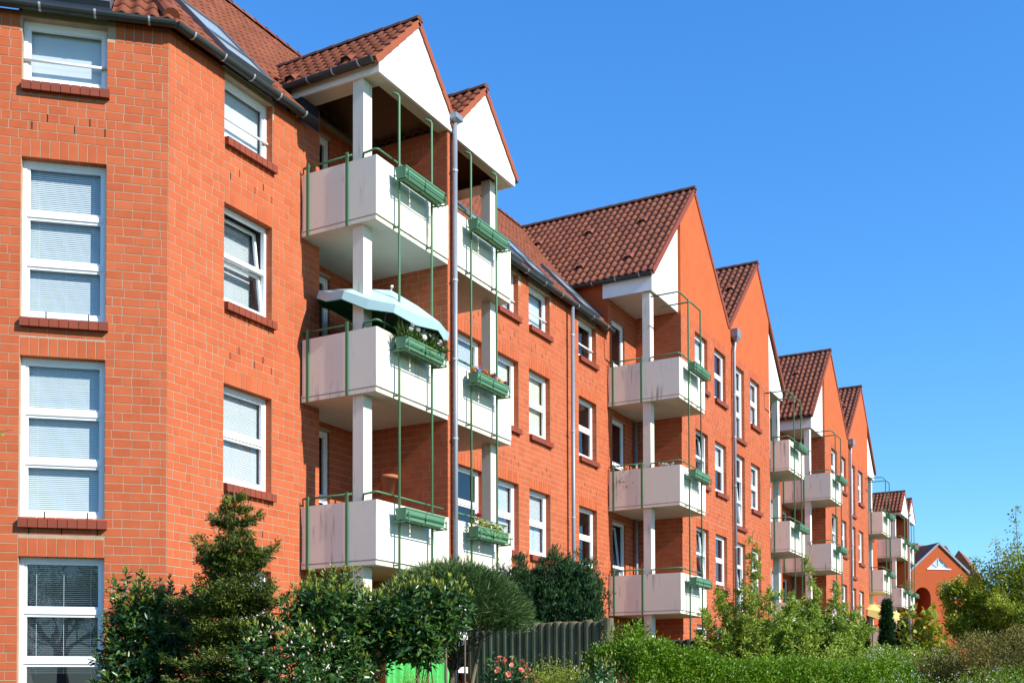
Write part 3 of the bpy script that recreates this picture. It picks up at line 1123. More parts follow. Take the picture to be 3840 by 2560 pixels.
def brick_pair(house, bw, dx, dy, far=False, nobj=0, wnobj=0):
    X = lambda v: v + dx
    yp, yw, fy = 9.85 + dy, 10.52 + dy, FY + dy
    ff = Frame((0, yw, 0), (1, 0, 0))
    xl, xr = X(28.86), X(37.5)
    p1, va, p2 = X(30.03), X(33.12), X(36.17)
    zp1, zv, zp2 = 14.18, 11.17, 14.14
    top = [(xl, zp1 - (p1 - xl) * 1.052), (p1, zp1), (va, zv), (p2, zp2), (xr, zp2 - (xr - p2) * 1.06)]
    ops = []
    cols = ((29.99, 31.07), (31.69, 32.76), (33.56, 34.64), (35.29, 36.35))
    for ci, (a, b) in enumerate(cols):
        for li, lint in enumerate((10.26, 7.50, 4.74, 1.98)):
            if ci == 2:
                ops.append((X(a), X(b), lint - 2.25, lint, True))
            else:
                ops.append((X(a), X(b), lint - 1.5, lint, True))
    zs = 10.5
    w = wall(house, bw, ff, xl, xr, -Z0, zs, 7.50, ops, far=far, name='gable_wall')
    gm = MB()
    tp = [(u, z) for u, z in top]
    for (a, b) in zip(tp[:-1], tp[1:]):
        gm.quad(ff.pt(a[0], 0, zs), ff.pt(b[0], 0, zs), ff.pt(b[0], 0, b[1]), ff.pt(a[0], 0, a[1]))
    gm.quad(ff.pt(xl, 0, zs), ff.pt(xl, 1, zs), ff.pt(xl, 1, tp[0][1]), ff.pt(xl, 0, tp[0][1]))
    gm.build('gable_render', M['render'], house)
    for i, o in enumerate(ops):
        ci, li = i // 4, i % 4
        tl = None
        if (ci, li) in ((0, 1), (2, 1), (0, 2), (2, 2)):
            tl = (0, 1, 6)
        window(house, ff, *o[:4], panes=(.34, .67) if ci == 2 else (.5,), blind='slats' if (ci in (2, 3) and not far) else (None if (ci + li) % 2 else 'sheet'), blind_to=.0 if ci >= 2 else .75, tilt=tl, detail=not far)
    # left side wall of the loggia and above the main roof
    sf = Frame((X(28.865), 0, 0), (0, -1, 0))
    wall(house, bw, sf, -fy, -yw, -Z0, zs, 7.50, far=far, name='side_wall')
    sf2 = Frame((X(26.95), 0, 0), (0, -1, 0))
    wall(house, bw, sf2, -(fy + 1.6), -fy - .002, 9.2, 10.9, 7.50, far=True, name='side_wall')
    fl = MB()
    fl.add([(X(26.945), fy + .57, main_z(12.42) - .12), (X(26.945), fy + .12, 9.65), (X(26.945), fy + .12, 10.0), (X(26.945), fy + .57, 10.42)], [(0, 1, 2, 3)])
    fl.build('blue_flashing', M['bluesheet'], house)
    lf = Frame((0, fy, 0), (1, 0, 0))
    dops = [(X(27.2), X(28.08), t - 2.1, t, False) for t in (10.0, 7.35, 4.6)]
    wall(house, bw, lf, X(26.955), X(28.9), -Z0, 10.9, 7.50, dops, far=far, name='loggia_wall')
    for k, o in enumerate(dops):
        loggia_door(house, lf, *o[:4], tilt=(0, 1, 6) if k == 2 else None)
    # balconies at both outer corners
    for k, pt in enumerate(PT):
        balcony(house, X(26.9), X(28.87), yp, fy, pt, (X(27.30), X(28.24)), yback=fy + .01, colpos=(yp + .83, yp + 1.03), railx=X(28.6))
        balcony(house, X(37.5), X(39.5), yp, fy, pt, (X(37.75), X(38.68)), yback=fy + .01, sidecut=yw - .02, railx=X(39.2))
        s = MB()
        s.box(X(39.485), X(39.5), yp + .016, fy - .05, pt - .945, pt)
        s.build('side_panel', M['panel'], house)
    slab_column(house, X(26.99), X(27.24), yp + .83, yp + 1.04, 10.44)
    slab_column(house, X(39.12), X(39.37), yp + .83, yp + 1.04, 10.44)
    slab_column(house, X(37.62), X(37.85), yp + .75, yp + .98, 10.44)
    for x, x2 in ((27.30, 26.62), (28.24, 27.46), (37.75, 36.9), (38.68, 37.9)):
        post_tubes(house, X(x), yp - .10, -Z0, 10.16 if x < 30 else 10.1, X(x2), yw + .03 if x in (28.24, 38.68) else yw - .01)
    dp = MB()
    dp.tube([(X(28.6), fy - .1, -Z0), (X(28.6), fy - .1, 7.5)], .05, 8)
    dp.build('loggia_pipe', M['pipe'], house, True)
    # white infill beside the brick gable, soffit, fascia
    for (xa, xb, xe, ze) in ((26.92, 28.86, 26.92, 10.80), (39.4, 37.5, 39.4, 10.74)):
        zb = 10.45
        zt = ze + abs(xb - xe) * 1.052
        pn = MB()
        pn.prism([(X(xa), yw + .08, zb), (X(xb), yw + .08, zb), (X(xb), yw + .08, zt), (X(xa), yw + .08, ze)], (0, .04, 0))
        pn.build('gable_board', M['white'], house)
        sg = 1 if xa < xb else -1
        so = MB()
        so.box(X(min(xa, xb) + .02), X(max(xa, xb) - .02), yw + .125, fy + .01, zb + .002, zb + .06)
        so.build('soffit_board', M['soffit'], house)
        fs = MB()
        fs.box(X(xa - .03 * sg), X(xa), yw + .06, fy + .12, zb - .01, ze + .02)
        fs.build('fascia', M['white'], house)
    # roofs
    yb = fy + 4.6
    for gi, (xe, ze, xp, zp, xq, zq) in enumerate(((26.80, 10.80, 30.03, zp1, va - dx, zv), (va - dx, zv, 36.17, zp2, 39.5, 10.72))):
        off = .09
        rf = MB()
        for (x_, z_) in ((xe, ze), (xq, zq)):
            V = [(X(x_), yw - .02, z_ + off), (X(xp), yw - .02, zp + off), (X(xp), yb, zp + off), (X(x_), yb, z_ + off)]
            V += [(x, yy, z - .07) for x, yy, z in V]
            rf.add(V, [(0, 1, 2, 3), (4, 5, 6, 7), (0, 1, 5, 4), (0, 3, 7, 4)])
        roof = rf.build('roof', M['tile_dark'], house)
        v = np.array([xp - xe, 0, zp - ze])
        Ls = np.linalg.norm(v)
        v /= Ls
        nv = 15
        dv = Ls / nv
        du = .205
        nu = int((yb - yw) / du)
        tiled_slope(roof, (X(xe), yw + .02 + nu * du, ze + off), (0, -1, 0), v, nu, nv, du, dv, lambda c: c[2] > main_z(c[1] - dy) - .12, M['tile_dark'], nobj if gi == 0 else 0,
                    vents=((nu - 6, 10), (nu - 14, 10), (nu - 22, 10), (nu - 5, 3), (nu - 12, 3)) if gi == 0 else ((nu - 3, 9),))
        ridge_tiles(roof, (X(xp), yw - .05, zp + off + .03), (X(xp), yb - .2, zp + off + .03), M['ridge'], .10)
        vb = MB()
        for (x_, z_) in ((xe, ze), (xq, zq)):
            a = np.array([X(x_), yw - .025, z_ + off])
            b2 = np.array([X(xp), yw - .025, zp + off])
            t = (b2 - a) / np.linalg.norm(b2 - a)
            nn = np.array([-t[2], 0, t[0]])
            if nn[2] < 0:
                nn = -nn
            vb.prism([a - nn * .09, b2 - nn * .09, b2 + nn * .05, a + nn * .05], (0, .05, 0))
        vb.build('verge', M['sillbrick'], roof)
    gutter(house, (X(26.74), yw - .0, 10.86), (X(26.74), fy + 1.35, 10.86), .075, 4)
    gutter(house, (X(39.56), yw - .0, 10.78), (X(39.56), fy + 1.3, 10.78), .07, 3)
    downpipe(house, X(33.34), yw - .09, -Z0, 11.0, (X(33.27), X(33.62), yw - .22, yw - .02, 10.88, 11.24), .05, (9.2, 7.9, 6.4, 4.5, 2.2), bend=True)


def main_roof(house, x0, x1, tiled, nobj=0, keepfn=None, dy=0, ridge=True):
    yb = 16.2
    rf = MB()
    V = [(x0, 11.72 + dy, 9.53), (x1, 11.72 + dy, 9.53), (x1, yb + dy, main_z(yb)), (x0, yb + dy, main_z(yb))]
    if keepfn:      # hipped start at the left end
        V[3] = (x0 + (yb - 11.72) * .407 / .913, yb + dy, main_z(yb))
    if keepfn:
        hx = lambda y: x0 + (y - 11.72) * .407 / .913
        for xa, xb, ya in ((None, 14.40, 11.72), (14.40, 18.98, 12.5), (18.98, 26.9, 11.72), (26.9, x1, 13.2)):
            rf.add([(xa or hx(ya), ya + dy, main_z(ya)), (xb, ya + dy, main_z(ya)), (xb, yb + dy, main_z(yb)), (xa or hx(yb), yb + dy, main_z(yb))], [(0, 1, 2, 3)])
    else:
        rf.add(V, [(0, 1, 2, 3)])
    rf.add([V[3], V[2], (x1, yb + 4 + dy, 9.53), (V[3][0], yb + 4 + dy, 9.53)], [(0, 1, 2, 3)])
    roof = rf.build('roof', M['tile'], house)
    if tiled:
        v = np.array([0, 1, TAN])
        v /= np.linalg.norm(v)
        Ls = (yb - 11.72) / v[1]
        nv = 20
        du = .205
        tiled_slope(roof, (x0, 11.72 + dy, 9.55), (1, 0, 0), v, int((x1 - x0) / du), nv, du, Ls / nv, keepfn or (lambda c: True), M['tile'], nobj)
    if ridge:
        ridge_tiles(roof, (V[3][0], yb + dy, main_z(yb) + .06), (x1, yb + dy, main_z(yb) + .06), M['tile'], .11)
    return roof


def roof_window(house, O, U, V, w, l):
    """roof window lying on a slope: O lower left corner"""
    O, U, V = (np.array(a, float) for a in (O, U, V))
    N = np.cross(U, V)
    fr = MB()

    def bar(a0, a1, b0, b1, h0, h1):
        P = [O + U * a + V * b + N * h for a in (a0, a1) for b in (b0, b1) for h in (h0, h1)]
        fr.add(P, MB.BQ)
    t, h = .06, .13
    bar(0, t, 0, l, -.05, h)
    bar(w - t, w, 0, l, -.05, h)
    bar(t, w - t, 0, t, -.05, h)
    bar(t, w - t, l - t, l, -.05, h)
    bar(t, w - t, l * .38, l * .38 + .04, .02, h)
    f = fr.build('roof_window', M['skyframe'], house)
    for (b0, b1) in ((t, l * .38), (l * .38 + .04, l - t)):
        gmb = MB()
        gmb.quad(*[O + U * a + V * b + N * (h - .03) for a, b in ((t, b0), (w - t, b0), (w - t, b1), (t, b1))])
        gmb.build('pane', M['skyglass'], f)
    fl = MB()
    P = [O + U * a + V * b + N * hh for a in (-.10, w + .10) for b in (l + .002, l + .14) for hh in (.0, .05)]
    fl.add(P, MB.BQ)
    P = [O + U * a + V * b + N * hh for a in (-.02, w + .02) for b in (-.16, -.002) for hh in (.0, .045)]
    fl.add(P, MB.BQ)
    fl.build('flashing', M['slate'], f)
    return f


def facade_windows(house, ff, cols, gut=9.44, opts=None):
    """window openings of the recessed facade; returns the openings and builds the windows"""
    ops = []
    for a, b in cols:
        ops.append((a, b, 8.475, gut, False))
        for l in (7.47, 4.72, 1.97):
            ops.append((a, b, l - 1.51, l, True))
    return ops


# ------------------------------------------------------------------ house 1: chamfered end, white gables, recessed facade
h1 = thing('apartment_house', 'nearest brick apartment house, with a chamfered corner and two white boarded gables', 'apartment house', (15.0, 12.0), 'brick apartment houses in the row')
bw1 = Brickwork(300)
CX, CYY = 11.495, FY
FA = Frame((0, FY, 0), (1, 0, 0))
a48 = math.radians(48)
FL = Frame((CX, CYY, 0), (math.cos(a48), -math.sin(a48), 0))

# chamfered wall with the stair windows
opl = [(-1.95, -.834, 8.53, 9.44, False), (-1.95, -.834, 5.235, 7.48, True), (-1.95, -.834, 2.46, 4.71, True), (-1.95, -.834, -.30, 1.935, True)]
wall(h1, bw1, FL, -3.6, 0, -Z0, 9.52, 7.48, opl, reveal=.16, crown=9.23)
for i, o in enumerate(opl):
    if i == 0:
        window(h1, FL, *o[:4], panes=(), blind='sheet', d=.12, rail=True, sill_obj=True, bottom=.10)
    else:
        window(h1, FL, *o[:4], panes=(.335, .665), blind='slats' if i < 3 else 'open', d=.12, sill_obj=True, blind_to=.04 if i < 3 else .62)
hb = MB()
hb.fbox(FL, -1.95, -.834, .01, .12, 9.445, 9.56)
hb.build('head_board', M['soffit'], h1)
# recessed facade left of the balconies
opa = facade_windows(h1, FA, ((12.62, 13.71),))
wall(h1, bw1, FA, CX, 14.90, -Z0, 9.52, LINT, opa, reveal=.17, crown=9.22)
for i, o in enumerate(opa):
    window(h1, FA, *o[:4], panes=() if i == 0 else (.5,), blind='slats' if i else 'sheet', d=.125, rail=i == 0, tilt=(0, 1, 7) if i == 1 else None, sill_obj=i < 3)
hb = MB()
hb.box(12.62, 13.71, FY + .01, FY + .1, 9.445, 9.56)
hb.build('head_board', M['soffit'], h1)
rt = MB()
rt.quad((14.9, FY, -Z0), (14.9, FY + .5, -Z0), (14.9, FY + .5, 9.9), (14.9, FY, 9.9))
rt.build('return_wall', M['brick_far'], h1)
white_pair(h1, bw1, 0, 0, nobj=60)
# recessed facade right of the balconies
colsb = ((19.37, 20.40), (20.99, 21.98), (22.48, 23.55), (25.13, 26.20))
opb = facade_windows(h1, FA, colsb)
wall(h1, bw1, FA, 18.35, 26.95, -Z0, 9.52, LINT, opb, reveal=.17, crown=9.22)
bl = {0: 'sheet', 1: 'slats', 2: None, 4: 'sheet', 5: 'cream', 6: 'slats', 8: 'sheet', 9: 'cream', 10: 'slats', 12: None, 13: None, 14: None}
for i, o in enumerate(opb):
    window(h1, FA, *o[:4], panes=() if i % 4 == 0 else (.5,), blind=bl.get(i), d=.125, rail=i % 4 == 0)
hb = MB()
for a, b in colsb:
    hb.box(a, b, FY + .01, FY + .1, 9.445, 9.56)
hb.build('head_board', M['soffit'], h1)
downpipe(h1, 24.47, FY - .16, -Z0, 9.45, None, .047, (8.75, 6.4, 4.3, 2.2))
# roofs
hipd = np.array([.407, .913])
ec = np.array([11.44, 11.72])


def right_of_hip(c):
    v = np.array(c[:2]) - ec
    return v[0] * hipd[1] - v[1] * hipd[0] > .03 and c[0] < 31 and not (14.4 < c[0] < 19.0 and c[1] < 12.6) and not (c[0] > 26.85 and c[2] < 10.8 + (c[0] - 26.8) * 1.05) and not any(a - .05 < c[0] < b + .05 and 11.7 < c[1] < 13.05 for a, b in ((12.5, 13.6), (25.1, 26.2), (22.4, 23.5), (20.9, 21.9)))


main_roof(h1, 11.44, 30.6, True, 240, right_of_hip)
# hipped slope over the chamfer
U = FL.U
V = FL.I * 1 + np.array([0, 0, TAN])
V = V / np.linalg.norm(V)
p_end = np.array([ec[0], ec[1], 9.53]) - U * 7
rf = MB()
tt = 16.2 - 11.72
hp = np.array([ec[0] + tt * .407 / .913, 16.2, main_z(16.2)])
rf.add([p_end, np.array([ec[0], ec[1], 9.53]), hp, p_end + FL.I * 4.48 + np.array([0, 0, TAN * 4.48])], [(0, 1, 2, 3)])
hroof = rf.build('hip_roof', M['tile'], h1)
nu2 = 26


def left_of_hip(c):
    v = np.array(c[:2]) - ec
    s = (c - np.array([ec[0], ec[1], 0])) @ U
    dd = v @ FL.I[:2]
    return v[0] * hipd[1] - v[1] * hipd[0] < -.03 and not (-2.1 < s < -.78 and dd < 1.25)


tiled_slope(hroof, np.array([ec[0], ec[1], 9.55]) - U * nu2 * .205, U, V, nu2 + 14, 20, .205, (16.2 - 11.72) / .682 / 20, left_of_hip, M['tile'], 50)
ridge_tiles(hroof, (ec[0] + .02, ec[1] + .05, 9.66), hp + np.array([0, 0, .12]), M['tile'], .12)
roof_window(h1, np.array([ec[0], ec[1], 9.55]) - U * 2.05 + V * .12, U, V, 1.2, 1.55)
vm = np.array([0, 1, TAN])
vm /= np.linalg.norm(vm)
for x in (12.52, 20.95, 22.45, 25.12):
    roof_window(h1, np.array([x, 11.72, 9.55]) + vm * .12, (1, 0, 0), vm, 1.06, 1.7)
for (a, b) in (((11.44, 11.66), (14.55, 11.66)), ((18.9, 11.66), (26.85, 11.66))):
    gutter(h1, (a[0], a[1], 9.53), (b[0], b[1], 9.53), .078, 5 if b[0] < 15 else 9)
le = np.array([11.44, 11.66, 9.53])
gutter(h1, le - U * 3.6, le, .078, 5)
bw1.build(M['brick'])

# ------------------------------------------------------------------ house 2 and 3: twin steep brick gables with corner balconies
h2 = thing('gabled_house', 'brick house with the larger pair of steep brick gables, right of the white gables', 'apartment house', (33, 11), 'brick apartment houses in the row')
bw2 = Brickwork(300)
brick_pair(h2, bw2, 0, 0, nobj=280)
opc = facade_windows(h2, FA, ((40.2, 41.2), (41.9, 42.9)))
wall(h2, bw2, FA, 39.3, 43.95, -Z0, 9.52, LINT, opc, far=True)
for i, o in enumerate(opc):
    window(h2, FA, *o[:4], panes=() if i % 4 == 0 else (.5,), blind=None, detail=False)
main_roof(h2, 30.6, 46.5, False)
bw2.build(M['brick'])

h3 = thing('gabled_house', 'brick house with the smaller, farther pair of steep brick gables', 'apartment house', (50, 11), 'brick apartment houses in the row')
bw3 = Brickwork(0)
brick_pair(h3, bw3, 17.0, .08)
fd = Frame((0, FY + .2, 0), (1, 0, 0))
opd = facade_windows(h3, fd, ((57.8, 58.8), (60.0, 61.0), (62.2, 63.2)))
wall(h3, bw3, fd, 56.4, 64.6, -Z0, 9.52, LINT, opd, far=True)
for i, o in enumerate(opd):
    window(h3, fd, *o[:4], panes=() if i % 4 == 0 else (.5,), blind=None, detail=False)
main_roof(h3, 46.5, 64.0, False)
bw3.build(M['brick'])

h4 = thing('apartment_house', 'last house of the row, with two small white gables', 'apartment house', (66, 12), 'brick apartment houses in the row')
bw4 = Brickwork(0)
white_pair(h4, bw4, 50.0, .45, far=True, tile_mat=M['tile_dark'])
bw4.build(M['brick'])

# ------------------------------------------------------------------ far house turned across the end of the row
hf = thing('gabled_house', 'far brick house across the end of the row, with arched doorway and triangular window', 'house', (86, 11))
a50 = math.radians(50)
ffar = Frame((85, 11.66, 0), (math.cos(a50), -math.sin(a50), 0))
pk, SL = (0.0, 10.78), .86
EA = 8.83
AC, AR, AZ = -1.30, .64, 6.9
wl = MB()


def fq(mb, *uz, d=0.0):
    mb.quad(*[ffar.pt(u, d, z) for u, z in uz])


seg = [(AC + AR * math.cos(t), AZ + AR * 1.12 * math.sin(t)) for t in np.linspace(math.pi, 0, 13)]
fq(wl, (-9, -Z0), (AC - AR, -Z0), (AC - AR, EA), (-9, EA))
for (p, q) in zip(seg[:-1], seg[1:]):
    fq(wl, p, q, (q[0], EA), (p[0], EA))
fq(wl, (AC + AR, -Z0), (.20, -Z0), (.20, EA), (AC + AR, EA))
fq(wl, (.20, -Z0), (1.66, -Z0), (1.66, 6.88), (.20, 6.88))
fq(wl, (.20, 7.96), (1.66, 7.96), (1.66, EA), (.20, EA))
fq(wl, (1.66, -Z0), (2.35, -Z0), (2.35, EA), (1.66, EA))
hw = (pk[1] - EA) / SL
hw2 = (pk[1] - 8.96) / SL
fq(wl, (-hw, EA), (hw, EA), (hw2, 8.96), (-hw2, 8.96))
fq(wl, (-hw2, 8.96), (-.88, 8.96), (0, 9.78), pk)
fq(wl, pk, (0, 9.78), (.88, 8.96), (hw2, 8.96))
wl.build('wall', M['brick_far'], hf)
ar = MB()
for (p, q) in zip(seg[:-1], seg[1:]):
    ar.quad(ffar.pt(p[0], 0, p[1]), ffar.pt(q[0], 0, q[1]), ffar.pt(q[0], 1.6, q[1]), ffar.pt(p[0], 1.6, p[1]))
for u in (AC - AR, AC + AR):
    ar.quad(ffar.pt(u, 0, -Z0), ffar.pt(u, 1.6, -Z0), ffar.pt(u, 1.6, AZ), ffar.pt(u, 0, AZ))
fq(ar, (AC - AR, -Z0), (AC + AR, -Z0), (AC + AR, 7.7), (AC - AR, 7.7), d=1.6)
ar.build('archway', M['brick_far'], hf)
dd = MB()
dd.fbox(ffar, AC - .56, AC + .1, 1.4, 1.5, -Z0, 6.5)
dd.build('door', M['bluesheet'], hf)
wn = window(hf, ffar, .20, 1.66, 6.88, 7.96, panes=(), blind=None, d=.1, sill=True)
mw = MB()
mw.fbox(ffar, .88, .98, .08, .16, 6.97, 7.90)
mw.build('mullion', M['frame'], wn)
tri = [(-.86, 8.98), (0, 9.75), (.86, 8.98)]
tf_ = MB()
for (a, b) in ((tri[0], tri[1]), (tri[1], tri[2]), (tri[0], tri[2]), ((0, 9.75), (0, 8.98)), ((0, 9.02), (-.44, 9.34)), ((0, 9.02), (.44, 9.34))):
    tf_.tube([ffar.pt(a[0], .05, a[1]), ffar.pt(b[0], .05, b[1])], .022, 5)
tf_.fbox(ffar, -.95, .95, -.05, .06, 8.90, 8.97)
two = tf_.build('triangular_window', M['frame'], hf)
tw = MB()
tw.add([ffar.pt(u, .09, z) for u, z in tri], (), [(0, 1, 2)])
tw.build('pane', M['skyglass'], two)
rf = MB()
eL, eR, tP = ffar.pt(-hw - .15, -.12, EA - .13), ffar.pt(hw + .15, -.12, EA - .13), ffar.pt(0, -.12, pk[1])
up_ = np.array([0, 0, .07])
bk = ffar.I * 5
for e in (eL, eR):
    rf.add([e + up_, tP + up_, tP + up_ + bk, e + up_ + bk], [(0, 1, 2, 3)])
rfo = rf.build('roof', M['tile_dark'], hf)
vb = MB()
for e in (eL, eR):
    vb.prism([e - up_ * 1.5, tP - up_ * 1.2, tP + up_ * 1.3, e + up_ * 1.1], ffar.I * .1)
vb.build('verge_board', M['pipe'], rfo)
Om = ffar.pt(-9, .4, EA - .2)
vv = (ffar.I * .70 + np.array([0, 0, .714]))
tiled_slope(rfo, Om, ffar.U, vv, 54, 10, .21, .33, lambda c: abs((c - ffar.P0)[:2] @ ffar.U[:2]) > (pk[1] - c[2]) / SL - .2, M['tile_dark'])
ridge_tiles(rfo, Om + vv * 3.3 + up_, Om + vv * 3.3 + up_ + ffar.U * 9.0, M['tile'], .12, .5)
hb2 = thing('dark_gable', 'dark tiled gable rising behind the right slope of the arched house', 'house', (92, 11))
mb = MB()
mb.prism([(92, 12.7, 8.8), (92, 9.6, 8.8), (92, 11.15, 11.05)], (5, 0, 0))
mb.build('roof', M['tile_dark'], hb2)
mb = MB()
mb.box(92.2, 97, 9.8, 12.5, -Z0, 8.79)
mb.build('wall', M['brick_far'], hb2)

# ------------------------------------------------------------------ planter boxes
names = []
for who in ('the nearest white gable', 'the second white gable, right of the grey downpipe'):
    for lv in LEVEL:
        names.append((who, lv))
order = []
for lv in LEVEL:
    for who in ('nearest white gable', 'second white gable'):
        order.append((who, lv))
for lv in LEVEL:
    for who in ('big left brick gable', 'big right brick gable'):
        order.append((who, lv))
for lv in LEVEL:
    for who in ('far left brick gable', 'far right brick gable'):
        order.append((who, lv))
for lv in LEVEL:
    for who in ('last white gable but one', 'very last white gable'):
        order.append((who, lv))
filled = {('nearest white gable', 'middle'): 'holding grassy plants', ('second white gable', 'middle'): 'full of pansies', ('second white gable', 'lowest'): 'with red geranium and ivy',
          ('last white gable but one', 'middle'): 'under a golden bush'}
for i, (who, lv) in enumerate(order):
    planter(i, 'green planter box %s on %s balcony, %s' % (filled.get((who, lv), 'standing bare'), lv, who))

# ------------------------------------------------------------------ leaves and plants
LEAF_T = np.array([(0, 0, 0), (.45, .5, .03), (.5, 0, -.06), (.45, -.5, .03), (1, 0, -.10)])
LEAF_F = np.array([(0, 2, 1), (0, 3, 2), (1, 2, 4), (2, 3, 4)])
RHOMB_T = np.array([(0, 0, 0), (.5, .5, 0), (1, 0, 0), (.5, -.5, 0)])
RHOMB_F = np.array([(0, 1, 2, 3)])


def unit(v):
    return v / (np.linalg.norm(v, axis=-1, keepdims=True) + 1e-9)


def rand_dirs(n):
    return unit(rng.normal(size=(n, 3)))


def leaf_arrays(P, D, L, Wd, up=None, T=LEAF_T, F=LEAF_F, rnd=None):
    """P bases, D directions, L lengths, Wd widths"""
    n = len(P)
    D = unit(np.asarray(D, float))
    if up is None:
        up = unit(np.array([-.05, -.5, .8]) + .55 * rng.normal(size=(n, 3)))
    S = unit(np.cross(D, up))
    Nn = np.cross(S, D)
    L = np.broadcast_to(L, (n,))
    Wd = np.broadcast_to(Wd, (n,))
    V = P[:, None] + D[:, None] * (T[None, :, :1] * L[:, None, None]) + S[:, None] * (T[None, :, 1:2] * Wd[:, None, None]) + Nn[:, None] * (T[None, :, 2:] * L[:, None, None])
    FF = (F[None] + len(T) * np.arange(n)[:, None, None]).reshape(-1, F.shape[1])
    r = np.repeat(rng.random(n) if rnd is None else rnd, len(T))
    return V.reshape(-1, 3), FF, r


def put_leaves(name, parent, P, D, L, Wd, mat, kind='stuff', up=None, T=LEAF_T, F=LEAF_F, rnd=None, smooth=True):
    V, FF, r = leaf_arrays(np.asarray(P, float), D, L, Wd, up, T, F, rnd)
    o = put(name, V, [FF], mat, parent, r, smooth)
    if kind:
        o['kind'] = kind
    return o


def lobe_points(lobes, n, power=.45):
    """points in ellipsoids (cx,cy,cz,rx,ry,rz), biased to the surface; also their outward directions"""
    lobes = np.array(lobes, float)
    vol = lobes[:, 3] * lobes[:, 4] * lobes[:, 5]
    k = rng.choice(len(lobes), n, p=vol / vol.sum())
    d = rand_dirs(n)
    r = rng.random(n) ** power
    P = lobes[k, :3] + d * lobes[k, 3:] * r[:, None]
    O = unit(d / lobes[k, 3:])
    ok = P[:, 2] > -Z0 + .03
    return P[ok], O[ok]


def leaf_objects(parent, P, D, L, Wd, mat, nobj):
    """the leaves showing largest as single objects sharing one mesh; returns the mask of those left"""
    dist = np.linalg.norm(P, axis=1)
    facing = -(unit(P) * unit(D)).sum(1) * .0
    idx = np.argsort(dist - .35 * P[:, 2] + facing)[:nobj]
    me = mesh_np('leaf', LEAF_T * np.array([1, 1, 1]), [LEAF_F], mat, None, True)
    off = W(parent) - np.array([0, 0, Z0])
    up = unit(np.array([0, 0, 1.0]) + .8 * rng.normal(size=(len(P), 3)))
    for i in idx:
        d = unit(D[i])
        s = unit(np.cross(d, up[i]))
        nn = np.cross(s, d)
        o = bpy.data.objects.new('leaf', me)
        COL.objects.link(o)
        o.parent = parent
        m = Matrix(((d[0] * L[i], s[0] * Wd[i], nn[0] * L[i], P[i, 0] - off[0]), (d[1] * L[i], s[1] * Wd[i], nn[1] * L[i], P[i, 1] - off[1]), (d[2] * L[i], s[2] * Wd[i], nn[2] * L[i], P[i, 2] - off[2]), (0, 0, 0, 1)))
        o.matrix_local = m
    mask = np.ones(len(P), bool)
    mask[idx] = False
    return mask


def stems(parent, base, tips, rad, mat, name='stem', wob=.06, join=True, n=5):
    mb = MB()
    b = np.array(base, float)
    for t in tips:
        t = np.array(t, float)
        b0 = b + np.array([rng.normal() * rad * 2, rng.normal() * rad * 2, 0])
        pts = []
        for k in range(5):
            f = k / 4
            p = b0 + (t - b0) * f + np.array([rng.normal(), rng.normal(), rng.normal() * .5]) * wob * math.sin(f * math.pi)
            p[:2] -= (t - b0)[:2] * .25 * math.sin(f * math.pi)
            pts.append(p)
        mb.tube(pts, [rad * (1 - .75 * k / 4) for k in range(5)], n, False)
    o = mb.build(name, mat, parent, True)
    if len(tips) > 3:
        o['kind'] = 'stuff'
    return o


def laurel(name, label, base, lobes, nshoot, nobj, llen=.115, young=.12, cat='shrub', group=None, stemn=14, mat='laurel', trunk=None):
    t = thing(name, label, cat, base, group)
    P, O = lobe_points(lobes, nshoot, .40)
    hi = np.argsort(P[:, 2] + .1 * rng.normal(size=len(P)))[-int(nshoot * .02) - 3:]
    P[hi, 2] += rng.uniform(.0, .13, len(hi))
    d = unit(O * .75 + np.array([0, 0, .85]) + .35 * rng.normal(size=O.shape))
    LP, LD, LL = [], [], []
    nl = 10
    for k in range(nl):
        f = k / nl
        ang = k * 2.4 + rng.random(len(P)) * 1.2
        e1 = unit(np.cross(d, np.array([.3, .2, 1.0])))
        e2 = np.cross(d, e1)
        side = e1 * np.cos(ang)[:, None] + e2 * np.sin(ang)[:, None]
        op = 1.25 - .9 * f
        LP.append(P + d * (f * .2 - .1))
        LD.append(unit(d * (1.1 - op * .7) + side * op + np.array([0, 0, -.12])))
        LL.append(llen * (1.05 - .4 * f) * rng.uniform(.6, 1.3, len(P)))
    LP, LD, LL = np.vstack(LP), np.vstack(LD), np.concatenate(LL)
    WW = LL * rng.uniform(.34, .46, len(LL))
    if nobj:
        m = leaf_objects(t, LP, LD, LL, WW, M[mat], nobj)
        LP, LD, LL, WW = LP[m], LD[m], LL[m], WW[m]
    put_leaves('foliage', t, LP, LD, LL, WW, M[mat])
    y = (rng.random(len(P)) < young) | (P[:, 2] > np.quantile(P[:, 2], .9))
    if y.any():
        YP, YD = [], []
        for k in range(6):
            ang = k * 1.05
            e1 = unit(np.cross(d[y], np.array([.3, .2, 1.0])))
            e2 = np.cross(d[y], e1)
            YP.append(P[y] + d[y] * (.10 + .008 * k))
            YD.append(unit(d[y] * 1.2 + .5 * (e1 * math.cos(ang) + e2 * math.sin(ang))))
        put_leaves('young_shoots', t, np.vstack(YP), np.vstack(YD), llen * .62, llen * .17, M['laurel_young'])
    sel = rng.choice(len(P), min(stemn, len(P)), replace=False)
    stems(t, (base[0], base[1], -Z0), P[sel] - d[sel] * .08, .014, M['twig'])
    return t


def sprays(P, D, n, spread, L, Wd):
    """n small blades round every point, roughly along D"""
    PP = np.repeat(P, n, 0) + rng.normal(size=(len(P) * n, 3)) * spread
    DD = unit(np.repeat(D, n, 0) + .55 * rng.normal(size=(len(P) * n, 3)))
    return PP, DD, L * rng.uniform(.6, 1.3, len(PP)), Wd * rng.uniform(.7, 1.2, len(PP))


